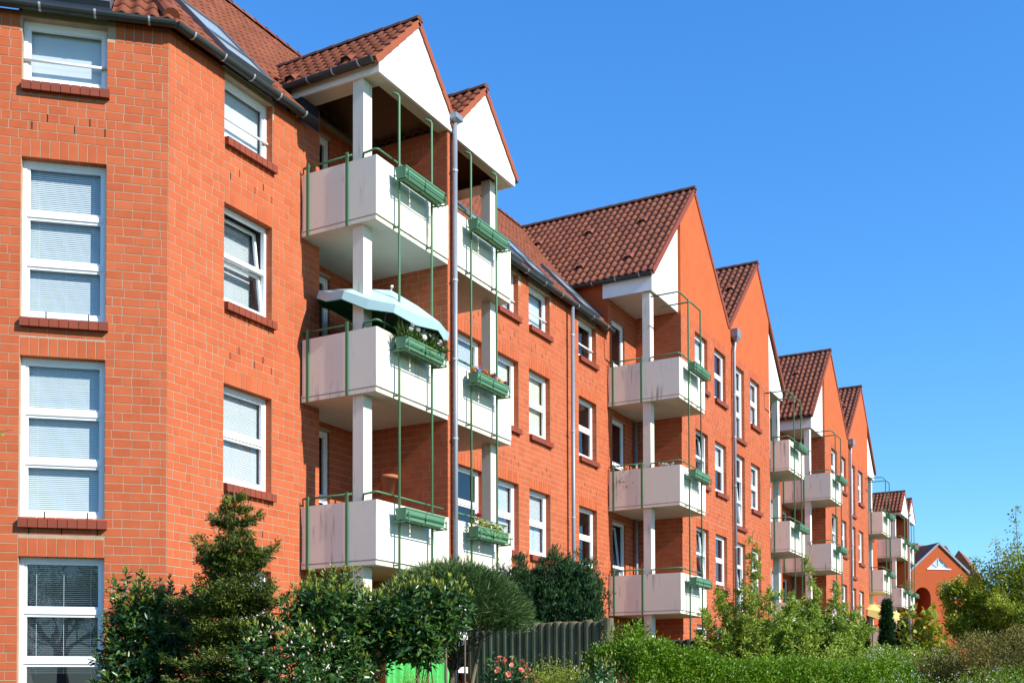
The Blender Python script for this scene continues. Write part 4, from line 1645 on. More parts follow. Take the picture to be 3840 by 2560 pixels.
# laurels against the house
laurel('laurel_shrub', 'dark glossy laurel shrub left of the small fir, against the chamfered wall', (9.98, 10.53),
       [(9.98, 10.55, .68, .54, .48, .64), (9.80, 10.65, 1.05, .32, .32, .36), (9.9, 10.6, -.1, .62, .54, .8), (10.3, 10.45, .85, .36, .32, .36), (9.68, 10.75, .58, .28, .28, .44)], 1150, 260, .115)
laurel('laurel_shrub', 'large glossy laurel shrub with yellow green tips, right of the small fir', (10.6, 8.15),
       [(10.55, 8.15, .80, .50, .50, .55), (10.62, 8.05, 1.03, .34, .34, .30), (10.55, 8.15, .05, .56, .5, .9), (10.25, 8.35, .8, .3, .3, .45), (10.95, 7.8, .75, .3, .3, .5)], 1250, 290, .115)
laurel('laurel_shrub', 'glossy laurel on bare stems in front of the bright green cloth', (11.2, 7.4),
       [(11.2, 7.42, .93, .42, .42, .38), (11.05, 7.6, .85, .34, .34, .36), (11.45, 7.15, .95, .28, .28, .36), (11.15, 7.4, .62, .36, .36, .28)], 620, 290, .125, stemn=6)
for (x, y, r, ln) in ((11.15, 7.36, .028, .5), (11.22, 7.26, .017, .5), (11.36, 7.1, .02, .52), (11.52, 6.93, .014, .5)):
    mb = MB()
    mb.tube([(x, y, -Z0), (x + .02, y, -.3), (x - .01, y + .02, .2), (x, y + .02, ln + .2)], [r, r * .95, r * .9, r * .6], 8)
    mb.build('laurel_stem', M['bark'], bpy.data.objects['laurel_shrub.002'], True)

# small fir
fir = thing('fir_tree', 'small dark fir tree with a pointed top between the two laurels', 'tree', (10.12, 9.3))
mb = MB()
mb.tube([(10.13, 9.3, -Z0), (10.12, 9.31, .5), (10.11, 9.31, 1.6), (10.11, 9.32, 2.46)], [.05, .04, .02, .006], 8)
mb.build('trunk', M['bark'], fir, True)
FP, FD = [], []
bm_ = MB()
tiers = [(2.36, .07, 4), (2.24, .15, 6), (2.09, .27, 7), (1.97, .15, 5), (1.84, .17, 6), (1.68, .50, 8), (1.57, .44, 8), (1.42, .34, 7), (1.28, .42, 8), (1.13, .62, 9), (1.02, .50, 8), (.86, .52, 9), (.70, .64, 10), (.56, .50, 9), (.38, .66, 10), (.20, .55, 9), (.02, .68, 10), (-.18, .6, 9), (-.40, .55, 9)]
for (z, r, nb) in tiers:
    a0 = rng.random() * 6
    for k in range(nb):
        a = a0 + 2 * math.pi * k / nb + rng.normal() * .18
        ln = r * rng.uniform(.55, 1.22)
        dirv = np.array([math.cos(a), math.sin(a), .18 + rng.normal() * .08])
        b0 = np.array([10.115, 9.31, z - .05 + rng.normal() * .03])
        pts = [b0 + dirv * ln * f + np.array([0, 0, -.12 * f * (1 - f) * ln * 2 + .10 * ln * f * f]) for f in (0, .35, .7, 1)]
        bm_.tube(pts, [.010, .008, .005, .003], 4, False)
        side = np.array([-math.sin(a), math.cos(a), 0])
        ns = max(3, int(ln / .055))
        for j in range(1, ns + 1):
            f = j / ns
            c = b0 + dirv * ln * f + np.array([0, 0, -.12 * f * (1 - f) * ln * 2 + .10 * ln * f * f])
            FP.append(c)
            FD.append(dirv + np.array([0, 0, .1]))
            w = (1 - f) * ln * .45 + .06
            for sg in (-1, 1):
                m_ = max(1, int(w / .05))
                for q in range(1, m_ + 1):
                    FP.append(c + (side * sg * .9 + dirv * .55) * w * q / m_ + np.array([0, 0, rng.normal() * .015]))
                    FD.append(side * sg * .8 + dirv * .8 + np.array([0, 0, .12]))
bm_.build('branches', M['twig'], fir)['kind'] = 'stuff'
FP, FD = np.array(FP), unit(np.array(FD))
PP, DD, LL, WW = sprays(FP, FD, 17, .018, .058, .016)
tip_light = np.clip((np.linalg.norm(PP[:, :2] - np.array([10.115, 9.31]), axis=1)) * 1.2, 0, 1)  # paler outwards: sunlit ends and shaded core put into the colour
put_leaves('needles', fir, PP, DD, LL, WW, M['conifer'], T=RHOMB_T, F=RHOMB_F, smooth=False, rnd=np.clip(rng.random(len(PP)) * .6 + tip_light * .35, 0, .99))

# rhododendron with pink buds
rh = laurel('rhododendron', 'dark rhododendron with pink buds, low in front of the fir and laurel', (9.6, 8.1),
            [(9.45, 8.2, .35, .42, .4, .40), (9.75, 8.0, .30, .34, .34, .42), (9.6, 8.1, -.3, .6, .5, .6), (9.9, 7.9, .12, .25, .3, .4)], 330, 150, .10, young=0)
P, O = lobe_points([(9.45, 8.15, .35, .45, .42, .42), (9.75, 7.95, .30, .37, .36, .44)], 120, .02)
P = P[(O[:, 1] < .2) & (O[:, 2] > -.3)][:34]
BT = np.array([(0, 0, 0), (.5, .32, 0), (.5, -.16, .28), (.5, -.16, -.28), (1, 0, 0)])
BF = np.array([(0, 1, 2), (0, 2, 3), (0, 3, 1), (4, 2, 1), (4, 3, 2), (4, 1, 3)])
bme = mesh_np('bud', BT, [BF], M['petal_pink'], None, True)
for p in P:
    o = link('bud', bme, rh, p - W(rh) + np.array([0, 0, Z0]))
    o.rotation_euler = (rng.normal() * .3, -1.57 + rng.normal() * .3, 0)
    o.scale = (.05, .045, .045)

# umbrella shaped thuja on bare stems
th = thing('umbrella_thuja', 'dome clipped thuja on two bare crooked trunks, beside the timber palisade', 'tree', (12.82, 7.85))
c0 = np.array([12.72, 7.9, 1.02])
for pts, r in (([(12.72, 7.93, -Z0), (12.73, 7.93, -.2), (12.76, 7.9, .3), (12.68, 8.0, .62), (12.6, 8.1, 1.0)], .045), ([(12.85, 7.72, -Z0), (12.83, 7.72, -.2), (12.90, 7.66, .25), (12.95, 7.6, .62), (13.0, 7.5, 1.1)], .036), ([(12.76, 7.9, .3), (12.85, 7.75, .55), (13.0, 7.55, .75)], .018)):
    mb = MB()
    mb.tube(pts, [r * (1 - .45 * i / len(pts)) for i in range(len(pts))], 9)
    mb.build('trunk', M['bark'], th, True)
n = 2600
d = rand_dirs(n)
d[:, 2] = np.abs(d[:, 2]) * 1.0 - .12
R3 = np.array([1.02, 1.02, .74])
ux = np.array([.48, -.877, 0])                      # long axis across the view
P = c0 + d * R3 * (rng.random(n) ** .16)[:, None] * np.array([1, 1, 1])
P[:, 2] = np.minimum(P[:, 2], 1.80 + rng.normal(size=n) * .02)
outer = unit(d * np.array([1, 1, .5]) + np.array([0, 0, .35]))
PP, DD, LL, WW = sprays(P, outer, 26, .05, .12, .011)
put_leaves('foliage', th, PP, DD, LL, WW, M['thuja'], T=RHOMB_T, F=RHOMB_F, smooth=False, rnd=np.clip(np.repeat(rng.random(n), 26) * .7 + rng.random(n * 26) * .3, 0, .99))
tips = c0 + rand_dirs(60) * np.array([.85, .85, .45]) + np.array([0, 0, .12])
stems(th, (12.75, 7.85, .35), tips[tips[:, 2] > .75], .011, M['twig'], 'branches')

# dark yew clump of upright spires
for i, (x, y, zt, r, lab) in enumerate(((18.42, 9.92, 2.45, .44, 'dark upright yew just above the fence, left one of the clump'), (18.72, 9.42, 2.62, .50, 'tallest dark upright yew in the middle of the clump above the fence'), (19.02, 8.90, 2.42, .46, 'dark upright yew at the right of the clump, beside the pink balcony panels'))):
    t = thing('yew', lab, 'tree', (x, y), 'dark yews behind the palisade')
    P, D = [], []
    ns = 34
    for s in range(ns):
        a = rng.random() * 6.28
        rr = r * math.sqrt(rng.random())
        top = zt - .42 * (rr / r) ** 2 + rng.normal() * .13
        for k in range(46):
            f = rng.random()
            z = -Z0 + .3 + (top + Z0 - .3) * f
            w = .13 * (1 - .8 * max(0, (f - .8) / .2)) + .015
            aa = rng.random() * 6.28
            P.append((x + math.cos(a) * rr * (.75 + .25 * f) + math.cos(aa) * w, y + math.sin(a) * rr * (.75 + .25 * f) + math.sin(aa) * w, z))
            D.append((math.cos(aa) * .4, math.sin(aa) * .4, 1.2))
    P, D = np.array(P), unit(np.array(D))
    PP, DD, LL, WW = sprays(P, D, 34, .042, .095, .019)
    put_leaves('foliage', t, PP, DD, LL, WW, M['yew'], T=RHOMB_T, F=RHOMB_F, smooth=False, rnd=np.clip(np.repeat(rng.random(len(P)), 34) * .6 + .4 * rng.random(len(PP)), 0, .99))
    mb = MB()
    mb.tube([(x, y, -Z0), (x, y, zt - .4)], [.06, .015], 7)
    mb.build('trunk', M['bark'], t, True)


def leafy(name, label, cat, base, lobes, nleaf, L, Wd, mat, nst=14, strad=.012, power=.5, upd=.5, group=None, lname='foliage', clump=6, spread=.05):
    t = thing(name, label, cat, base, group)
    P, O = lobe_points(lobes, nleaf // clump, power)
    PP, DD, LL, WW = sprays(P, unit(O + np.array([0, 0, upd])), clump, spread, L, Wd)
    put_leaves(lname, t, PP, DD, LL, WW, M[mat], rnd=np.clip(np.repeat(rng.random(len(P)), clump) * .6 + .4 * rng.random(len(PP)), 0, .99))
    if nst:
        sel = rng.choice(len(P), min(nst, len(P)), replace=False)
        stems(t, (base[0], base[1], -Z0), P[sel], strad, M['twig'], 'stems', .05, n=4)
    return t


def flowers(parent, P, size, mat, petals=5):
    """separate small cup shaped flowers sharing one mesh"""
    V, F = [(0, 0, 0)], []
    for ring, (rr, hh) in enumerate(((.5, .25), (.32, .42))):
        for k in range(petals):
            a = 2 * math.pi * (k + .5 * ring) / petals
            i = len(V)
            w = .55
            V += [(rr * math.cos(a - w), rr * math.sin(a - w), hh), (rr * 1.15 * math.cos(a), rr * 1.15 * math.sin(a), hh * 1.1), (rr * math.cos(a + w), rr * math.sin(a + w), hh)]
            F += [(0, i, i + 1), (0, i + 1, i + 2)]
    me = mesh_np('flower', np.array(V), [np.array(F)], mat, None, False)
    for p in P:
        o = link('flower', me, parent, np.array(p) - W(parent) + np.array([0, 0, Z0]))
        o.rotation_euler = (rng.normal() * .5 + .5, rng.normal() * .5, rng.random() * 6)
        s = size * rng.uniform(.75, 1.2)
        o.scale = (s, s, s)


cam_b = leafy('camellia', 'coral flowered camellia bush at the bottom edge, left of the white budded shrub', 'shrub', (11.4, 6.28), [(11.38, 6.28, .02, .30, .30, .38), (11.3, 6.4, .25, .16, .16, .18)], 1500, .065, .032, 'laurel', 10)
P, O = lobe_points([(11.36, 6.26, .05, .32, .32, .40)], 160, .02)
sel = (O[:, 1] < .3) & (P[:, 2] > 0.0)
flowers(cam_b, P[sel][:26], .062, M['petal_coral'], 6)
leafy('pieris', 'grey green fine leaved shrub at the bottom edge, right of the camellia', 'shrub', (11.25, 5.6), [(11.2, 5.62, .05, .34, .34, .34), (11.3, 5.45, .02, .3, .3, .30)], 5200, .030, .014, 'birch', 10, .010)
wb = laurel('rhododendron', 'low rhododendron with pale cream buds in front of the fence post', (11.25, 5.15), [(11.25, 5.12, -.05, .36, .34, .40)], 170, 80, .075, young=0)
P, O = lobe_points([(11.25, 5.12, -.03, .38, .36, .42)], 120, .02)
for p in P[(O[:, 2] > .1)][:26]:
    o = link('bud', bme, wb, p - W(wb) + np.array([0, 0, Z0]))
    o.rotation_euler = (rng.normal() * .3, -1.57 + rng.normal() * .3, 0)
    o.scale = (.04, .03, .03)
leafy('juniper', 'low yellow green juniper below the bright green cloth', 'shrub', (10.55, 7.0), [(10.52, 7.0, -.05, .24, .24, .30)], 3600, .035, .006, 'birch', 6, .008, clump=12)

# hedge in the foreground right
hd = thing('hedge', 'long bright green garden hedge across the bottom right of the picture', 'hedge', (16.5, 4.9))
P, D = [], []
hx0, hy0, hx1, hy1 = 13.75, 6.1, 20.5, 3.75
hl = math.hypot(hx1 - hx0, hy1 - hy0)
hu = np.array([hx1 - hx0, hy1 - hy0, 0]) / hl
hn = np.array([-hu[1], hu[0], 0])
n = 15000
s = rng.random(n) * hl
w = rng.uniform(-.55, .55, n)
topz = .44 + .17 * np.exp(-((s - .5) / 1.0) ** 2) + .06 * np.sin(s * 2.1) + .06 * np.sin(s * 5.3 + w * 4) + .04 * np.sin(s * 13.1 + w * 9) + .05 * rng.random(n) ** 3 - .5 * (np.abs(w) / .55) ** 3 * .5
clump_ = .5 + .5 * np.sin(s * 9.7 + 3 * np.sin(w * 7)) * np.sin(w * 8 + s * 3.1)
z = np.where(rng.random(n) < .55, topz - np.abs(rng.normal(size=n)) * (.05 + .16 * clump_), -Z0 + rng.random(n) * (topz + Z0))
front = rng.random(n) < .35
w = np.where(front, -.5 + rng.normal(size=n) * .06, w)
P = np.array([hx0, hy0, 0]) + hu * s[:, None] + hn * w[:, None]
P[:, 2] = z
D = unit(np.array([0, 0, .9]) + rng.normal(size=(n, 3)) * .5 - hn * front[:, None] * .5)
PP, DD, LL, WW = sprays(P, D, 9, .035, .05, .024)
pr = np.repeat(rng.random(n), 9)
put_leaves('foliage', hd, PP, DD, LL, WW, M['hedge'], T=RHOMB_T, F=RHOMB_F, smooth=False, rnd=np.clip(pr * .55 + rng.random(len(PP)) * .44, 0, .99))
tips = P[rng.choice(n, 160, replace=False)] - np.array([0, 0, .05])
mb = MB()
for t in tips:
    b = np.array([t[0] + rng.normal() * .12, t[1] + rng.normal() * .12, -Z0])
    mb.tube([b, (b + t) / 2 + rng.normal(size=3) * .04, t], [.010, .007, .003], 4, False)
mb.build('stems', M['twig'], hd)['kind'] = 'stuff'
leafy('cotoneaster', 'fresh green leafy bush standing behind the fence post, left end of the hedge', 'shrub', (14.35, 6.05), [(14.35, 6.05, .55, .32, .3, .42), (14.42, 5.98, .80, .2, .2, .22), (14.7, 5.8, .45, .3, .3, .3)], 3600, .055, .026, 'hedge', 10)

# willow like shrubs with tall sprays


def sprayshrub(label, base, n, hgt, rad, mat, L=.10, Wd=.034, lean=None, nl=44, group=None, tops=()):
    t = thing('willow_shrub', label, 'shrub', base, group)
    mb = MB()
    LP, LD = [], []
    ends = []
    for i in range(n):
        a = rng.random() * 6.28
        r = rad * math.sqrt(rng.random())
        h = hgt * rng.uniform(.6, 1.0) * (1 - .30 * (r / rad) ** 2)
        ends.append((math.cos(a) * r, math.sin(a) * r, h))
    ends += list(tops)
    for e in ends:
        b = np.array([base[0] + rng.normal() * .15, base[1] + rng.normal() * .15, -Z0])
        t1 = np.array([base[0] + e[0], base[1] + e[1], -Z0 + e[2]])
        pts = []
        for k in range(6):
            f = k / 5
            p = b + (t1 - b) * np.array([f ** 1.5, f ** 1.5, f]) + rng.normal(size=3) * .03
            pts.append(p)
        mb.tube(pts, [.014 * (1 - .8 * k / 5) for k in range(6)], 4, False)
        for q in range(nl):
            f = 1 - rng.random() ** 1.1 * .78
            k = min(4, int(f * 5))
            p = pts[k] + (pts[k + 1] - pts[k]) * (f * 5 - k)
            sd = rand_dirs(1)[0] * np.array([1, 1, .5])
            ln = rng.uniform(.06, .30) * (1.2 - f * .75)
            for j in range(4):
                LP.append(p + sd * ln * (j + 1) / 4)
                LD.append(sd * .6 + np.array([0, 0, .5]) + rng.normal(size=3) * .4)
    mb.build('stems', M['twig'], t)['kind'] = 'stuff'
    LP, LD = np.array(LP), unit(np.array(LD))
    PP, DD, LL, WW = sprays(LP, LD, 3, .025, L, Wd)
    put_leaves('foliage', t, PP, DD, LL, WW, M[mat])
    return t


sprayshrub('yellow green willow like shrub with two tall sprays, in front of the second brick gable', (23.55, 6.95), 120, 3.5, 1.45, 'willow', tops=((-.05, .05, 4.35), (.05, 0, 4.15), (-.12, .1, 4.0), (-.6, .7, 3.3)))
sprayshrub('dense willow like shrub right of the taller one, before the second pair of gables', (25.05, 5.95), 120, 3.3, 1.3, 'willow', tops=((-.05, .25, 4.05), (.0, .2, 3.8), (.55, -.3, 3.5), (.5, -.25, 3.3)))
leafy('spirea', 'low green shrub at the foot of the willow shrubs, left of the white blossom', 'shrub', (23.6, 4.9), [(23.4, 5.3, .4, .8, .6, .6), (24.2, 4.5, .45, .8, .6, .6), (24.6, 3.9, .5, .6, .5, .55)], 14000, .06, .03, 'willow', 16)

# dark cone conifer group near the end of the row
for (x, y, zt, r, lab) in ((34.2, 6.15, 2.70, .36, 'dark cone shaped conifer, tallest, in front of the last white gables'), (33.7, 6.75, 2.05, .30, 'short dark conifer just left of the tallest cone'), (34.4, 5.75, 2.1, .28, 'short dark conifer just right of the tallest cone')):
    t = thing('cone_conifer', lab, 'tree', (x, y), 'dark conifers near the end of the row')
    n = 700
    f = rng.random(n) ** .8
    a = rng.random(n) * 6.28
    rr = r * (1 - f) ** .75 * (.6 + .4 * rng.random(n)) + .02
    P = np.stack([x + np.cos(a) * rr, y + np.sin(a) * rr, -Z0 + .2 + (zt + Z0 - .2) * f], 1)
    D = unit(np.stack([np.cos(a), np.sin(a), np.full(n, 1.2)], 1))
    PP, DD, LL, WW = sprays(P, D, 18, .04, .11, .035)
    put_leaves('foliage', t, PP, DD, LL, WW, M['yew'], T=RHOMB_T, F=RHOMB_F, smooth=False)
    mb = MB()
    mb.tube([(x, y, -Z0), (x, y, zt - .3)], [.05, .01], 6)
    mb.build('trunk', M['bark'], t, True)
leafy('fig_shrub', 'broad leaved yellow green shrub right of the dark cone conifer', 'shrub', (33.4, 5.2), [(33.4, 5.35, 1.3, .28, .28, 1.2), (33.5, 4.7, 1.2, .45, .4, .7), (33.5, 4.95, 1.95, .25, .25, .5)], 900, .17, .12, 'birch', 10, .018, clump=4, spread=.08)

# tree at the right edge: trunk, limbs, airy crown
tr = thing('young_tree', 'airy spring tree with small yellow green leaves at the right edge', 'tree', (28.25, 2.15))
limbs = []


def grow(p, d, ln, r, depth, out):
    pts = [p]
    q = p.copy()
    dd = d.copy()
    for k in range(4):
        dd = unit(dd + rng.normal(size=3) * .12 + np.array([0, 0, .06]))
        q = q + dd * ln / 4
        pts.append(q.copy())
    out.append((pts, r))
    if depth == 0:
        return
    for k in range(3 if depth > 1 else 4):
        f = rng.integers(1, 5)
        side = unit(np.cross(dd, rand_dirs(1)[0]))
        grow(pts[f], unit(dd * .75 + side * rng.uniform(.5, .95) + np.array([0, 0, .15])), ln * rng.uniform(.55, .78), r * .55, depth - 1, out)


mb = MB()
base = np.array([28.25, 2.15, -Z0])
tk = [base, base + (.02, .03, .8), base + (-.03, .05, 1.5)]
mb.tube(tk, [.09, .075, .06], 9)
mb.build('trunk', M['bark'], tr, True)
for a, el in ((0.2, .9), (1.5, .8), (2.7, .9), (3.9, .75), (5.1, .8), (4.4, 1.5)):
    grow(tk[2] - np.array([0, 0, rng.random() * .5]), unit(np.array([math.cos(a), math.sin(a), el])), rng.uniform(1.1, 1.5), .032, 3, limbs)
mb = MB()
LP, LD = [], []
for pts, r in limbs:
    mb.tube(pts, [r * (1 - .5 * k / 4) for k in range(5)], 4, False)
    if r < .012:
        for k in range(1, 5):
            for q in range(13):
                p = pts[k - 1] + (pts[k] - pts[k - 1]) * rng.random() + rng.normal(size=3) * .05
                LP.append(p)
                LD.append(rand_dirs(1)[0] + (0, 0, .3))
mb.build('branches', M['twig'], tr)['kind'] = 'stuff'
# tall sparse leader shoots
for (dx, dy, h) in ((.1, .05, 5.3), (.35, -.4, 5.0), (-.3, .45, 4.5), (.2, -.75, 4.9), (0, .95, 4.1)):
    top = base + np.array([dx, dy, h])
    st = base + np.array([dx * .6, dy * .6, 2.6])
    m2 = MB()
    m2.tube([st, (st + top) / 2 + rng.normal(size=3) * .05, top], [.012, .008, .003], 4, False)
    m2.build('leader', M['twig'], tr)
    for q in range(70):
        f = rng.random() ** .8
        LP.append(st + (top - st) * f + rng.normal(size=3) * (.12 * (1 - f) + .035))
        LD.append(rand_dirs(1)[0] + (0, 0, .6))
LP, LD = np.array(LP), unit(np.array(LD))
PP, DD, LL, WW = sprays(LP, LD, 5, .045, .07, .042)
P, O = lobe_points([(28.1, 2.72, 2.25, .72, .70, .72), (28.36, 2.2, 2.75, .75, .72, .70), (27.85, 3.15, 1.6, .55, .55, .5), (28.4, 2.1, 1.55, .8, .8, .75), (28.6, 1.5, 2.3, .9, .8, 1.0)], 1900, .6)
P2, D2, L2, W2 = sprays(P, unit(O + np.array([0, 0, .5])), 11, .11, .07, .042)
put_leaves('crown', tr, np.vstack([PP, P2]), np.vstack([DD, D2]), np.concatenate([LL, L2]), np.concatenate([WW, W2]), M['birch'])

# tree across the lawn that the lowest windows of the chamfered wall mirror
tm_ = thing('garden_tree', 'spreading tree mirrored in the lowest windows of the chamfered wall', 'tree', (-1.6, 4.9))
b0 = np.array([-1.6, 4.9, -Z0])
mb = MB()
mb.tube([b0, b0 + (.05, .02, 1.2), b0 + (-.03, .08, 2.3)], [.19, .16, .13], 9)
mb.build('trunk', M['bark'], tm_, True)
lm = []
for a, el in ((0.3, .9), (1.4, 1.1), (2.6, .9), (3.8, 1.0), (5.0, .9), (4.2, 2.2)):
    grow(b0 + (-.03, .08, 2.2 - rng.random() * .5), unit(np.array([math.cos(a), math.sin(a), el])), rng.uniform(1.7, 2.2), .07, 3, lm)
mb = MB()
LP = []
for pts, r in lm:
    mb.tube(pts, [r * (1 - .5 * k / 4) for k in range(5)], 4, False)
    if r < .03:
        LP += [pts[k] + rng.normal(size=3) * .08 for k in range(1, 5) for q in range(3)]
mb.build('branches', M['bark'], tm_)['kind'] = 'stuff'
LP = np.array(LP)
PP, DD, LL, WW = sprays(LP, rand_dirs(len(LP)), 4, .08, .07, .045)
put_leaves('crown', tm_, PP, DD, LL, WW, M['birch'])

# olive brown shrub, white blossoming spirea, low growth
leafy('barberry', 'olive brown twiggy shrub at the lower right corner', 'shrub', (21.6, 2.2), [(21.5, 2.3, .35, 1.0, .7, .75), (22.1, 1.6, .45, .9, .7, .8), (21.2, 3.0, .2, .6, .6, .6)], 34000, .05, .024, 'brownshrub', 60, .010, clump=6)
sp = leafy('spirea', 'white blossoming arching shrub between the hedge and the young tree', 'shrub', (23.0, 3.6), [(22.8, 4.1, .35, .7, .6, .55), (23.3, 3.2, .35, .8, .6, .5), (21.4, 3.7, .0, .8, .6, .45)], 17000, .055, .026, 'hedge', 30)
P, O = lobe_points([(22.8, 4.1, .38, .7, .6, .55), (23.3, 3.2, .38, .8, .6, .5), (21.4, 3.7, .03, .8, .6, .45)], 380, .12)
PP, DD, LL, WW = sprays(P, O, 5, .03, .028, .024)
put_leaves('blossom', sp, PP, DD, LL, WW, M['petal_white'], T=RHOMB_T, F=RHOMB_F, smooth=False)
sp2 = leafy('low_shrub', 'low dark green shrub with white flecks at the bottom right edge', 'shrub', (18.0, 2.3), [(17.6, 2.9, -.25, .9, .7, .6), (18.4, 1.9, -.2, .9, .7, .6), (19.2, 1.4, -.1, .8, .7, .6)], 15000, .040, .018, 'hedge', 20, .010)
P, O = lobe_points([(17.6, 2.9, -.23, .9, .7, .6), (18.4, 1.9, -.18, .9, .7, .6)], 260, .1)
PP, DD, LL, WW = sprays(P, O, 3, .02, .024, .02)
put_leaves('blossom', sp2, PP, DD, LL, WW, M['petal_white'], T=RHOMB_T, F=RHOMB_F, smooth=False)
# sprig reaching in at the left edge
sg = thing('tree_sprig', 'leafy twig of a nearby tree reaching in at the left edge', 'branch', (5.75, 7.95, 2.0))
mb = MB()
mb.tube([(5.55, 8.1, 1.95), (5.8, 7.95, 2.1), (5.95, 7.85, 2.15)], [.008, .005, .002], 5)
mb.build('twig', M['twig'], sg)
P = np.array([(5.82, 7.95, 2.1)]) + rng.normal(size=(70, 3)) * np.array([.06, .06, .075])
put_leaves('foliage', sg, P, rand_dirs(70), .05, .024, M['birch'])

# ------------------------------------------------------------------ palisade fences
def palisade(label, x, ys, zt, r, mat, post=None):
    t = thing('palisade_fence', label, 'fence', (x, (ys[0] + ys[-1]) / 2), None)
    for i, y in enumerate(ys):
        mb = MB()
        n = 12
        zz = zt + rng.normal() * .008
        V = []
        for zc, rr in ((-Z0, 1), (zz - .03, 1), (zz, .93)):
            for k in range(n):
                a = 2 * math.pi * k / n
                V.append((x + r * rr * math.cos(a), y + r * rr * math.sin(a), zc + (.012 * math.cos(a) if zc > 0 else 0)))
        q = [(j * n + k, j * n + (k + 1) % n, (j + 1) * n + (k + 1) % n, (j + 1) * n + k) for j in (0, 1) for k in range(n)]
        mb.add(V, q, [(2 * n, 2 * n + k, 2 * n + k + 1) for k in range(1, n - 1)])
        mb.build('paling', mat, t)
    if post:
        mb = MB()
        mb.tube([(x, post[0], -Z0), (x, post[0], post[1])], post[2], 14)
        mb.build('post', M['paling'], t)
    return t


palisade('grey green timber palisade fence left of the hedge, ending in a round post', 16.72, [9.95 - .139 * i for i in range(18)], 1.215, .073, M['paling'], (7.37, 1.25, .085))
palisade('dark stained palisade fence behind the hedge, in front of the larger brick gables', 24.6, [9.4 - .19 * i for i in range(10)], 1.27, .096, M['paling_dark'])
palisade('short dark timber fence behind the hedge, below the willow like shrubs', 26.6, [7.6 - .2 * i for i in range(9)], .80, .1, M['paling_dark'])

# ------------------------------------------------------------------ things on and under the balconies
cl = MB()
nc, nz = 90, 6
V = []
for j in range(nz + 1):
    z = -Z0 + .1 + (1.18 + Z0 - .1) * j / nz
    for i in range(nc + 1):
        u = i / nc
        V.append((14.42 + 1.75 * u, 10.10 + .06 * math.sin(u * 62 + 1.5 * math.sin(u * 9)) + .025 * math.sin(u * 141 + j * .3) + .01 * j * math.sin(u * 20), z))
cl.add(V, [(j * (nc + 1) + i, j * (nc + 1) + i + 1, (j + 1) * (nc + 1) + i + 1, (j + 1) * (nc + 1) + i) for j in range(nz) for i in range(nc)])
tag(cl.build('green_cloth', M['cloth'], None, True), 'bright green pleated cloth screen hung below the lowest balcony', 'cloth')


def parasol(label, c, r, tilt, axis, top, under, h=.26, flap=.13, n=8, pole=2.0):
    t = thing('parasol', label, 'parasol', (c[0], c[1], c[2] - pole))
    Rm = np.array(Matrix.Rotation(tilt, 3, Vector(axis)))
    V, Vu = [], []
    cc = np.array(c, float)
    for rr, zz in ((0, h), (.55, h * .52), (1, 0)):
        for k in range(n * 2):
            a = math.pi * k / n
            f = 1 if k % 2 == 0 else .95
            V.append(cc + Rm @ np.array([r * rr * f * math.cos(a), r * rr * f * math.sin(a), zz - (.03 * rr if k % 2 else 0)]))
    for k in range(n * 2):
        a = math.pi * k / n
        f = 1 if k % 2 == 0 else .95
        p = cc + Rm @ np.array([r * f * 1.01 * math.cos(a), r * f * 1.01 * math.sin(a), 0]) + Rm @ np.array([0, 0, -flap * (1 if k % 2 else .7)])
        V.append(p)
    m = n * 2
    q = [(j * m + k, j * m + (k + 1) % m, (j + 1) * m + (k + 1) % m, (j + 1) * m + k) for j in range(3) for k in range(m)]
    mb = MB()
    mb.add(V, q)
    mb.build('canopy', top, t)
    nn = Rm @ np.array([0, 0, -.012])
    mb = MB()
    C0 = cc + Rm @ np.array([0, 0, 0])
    mb.add([p + nn - (p - C0) * .008 for p in V], q)
    mb.build('lining', under, t)
    mb = MB()
    for k in range(n):
        mb.tube([V[0] + nn * 2, V[m + 2 * k] + nn * 2, V[2 * m + 2 * k] + nn * 2], .006, 4)
    mb.build('ribs', M['strap'], t)['kind'] = 'stuff'
    mb = MB()
    mb.tube([V[0] - nn * 4, cc - np.array([0, 0, .12]), (cc[0] + .05, cc[1] + .25, c[2] - pole)], .016, 7)
    mb.build('pole', M['strap'], t)
    mb = MB()
    tp = V[0] - nn * 4
    mb.tube([tp, tp - nn * 3], [.028, .02], 8)
    mb.build('finial', M['white'], t)
    return t


parasol('pale mint tilted parasol with green lining on the middle balcony of the nearest white gable', (15.42, 10.86, 6.46), 1.14, math.radians(18), (1, 0, 0), M['parasol_top'], M['parasol_under'], h=.37, flap=.19, pole=1.4)
parasol('yellow parasol on the lowest balcony far along the row, above the dark conifers', (55.0, 10.5, 3.95), 1.25, math.radians(8), (1, 0, 0), M['yellow_cloth'], M['yellow_cloth'], h=.35, flap=.4, pole=1.5)

# wall pot
pt = thing('flower_pot', 'terracotta half pot hung on the brick pier above the lowest balcony', 'flower pot', (16.47, 11.48, 3.55))
mb = MB()
n = 14
V = []
for (z, r) in ((3.55, .085), (3.86, .145), (3.86, .16), (3.92, .165), (3.92, .145), (3.60, .08)):
    for k in range(n):
        a = 2 * math.pi * k / n
        V.append((16.41 + r * math.cos(a), 11.48 + r * math.sin(a), z))
q = [(j * n + k, j * n + (k + 1) % n, (j + 1) * n + (k + 1) % n, (j + 1) * n + k) for j in range(5) for k in range(n)]
mb.add(V, q, [(0, k + 1, k) for k in range(1, n - 1)])
mb.build('pot', M['terracotta'], pt, True)


def box_plants(name, label, cat, i, n, fn):
    x0, x1, y0, y1, z0 = PLANTERS[i]
    t = thing(name, label, cat, ((x0 + x1) / 2, (y0 + y1) / 2, z0 + .15))
    X_ = rng.uniform(x0 + .03, x1 - .03, n)
    Y_ = rng.uniform(y0 + .03, y1 - .03, n)
    fn(t, np.stack([X_, Y_, np.full(n, z0 + .16)], 1))
    return t


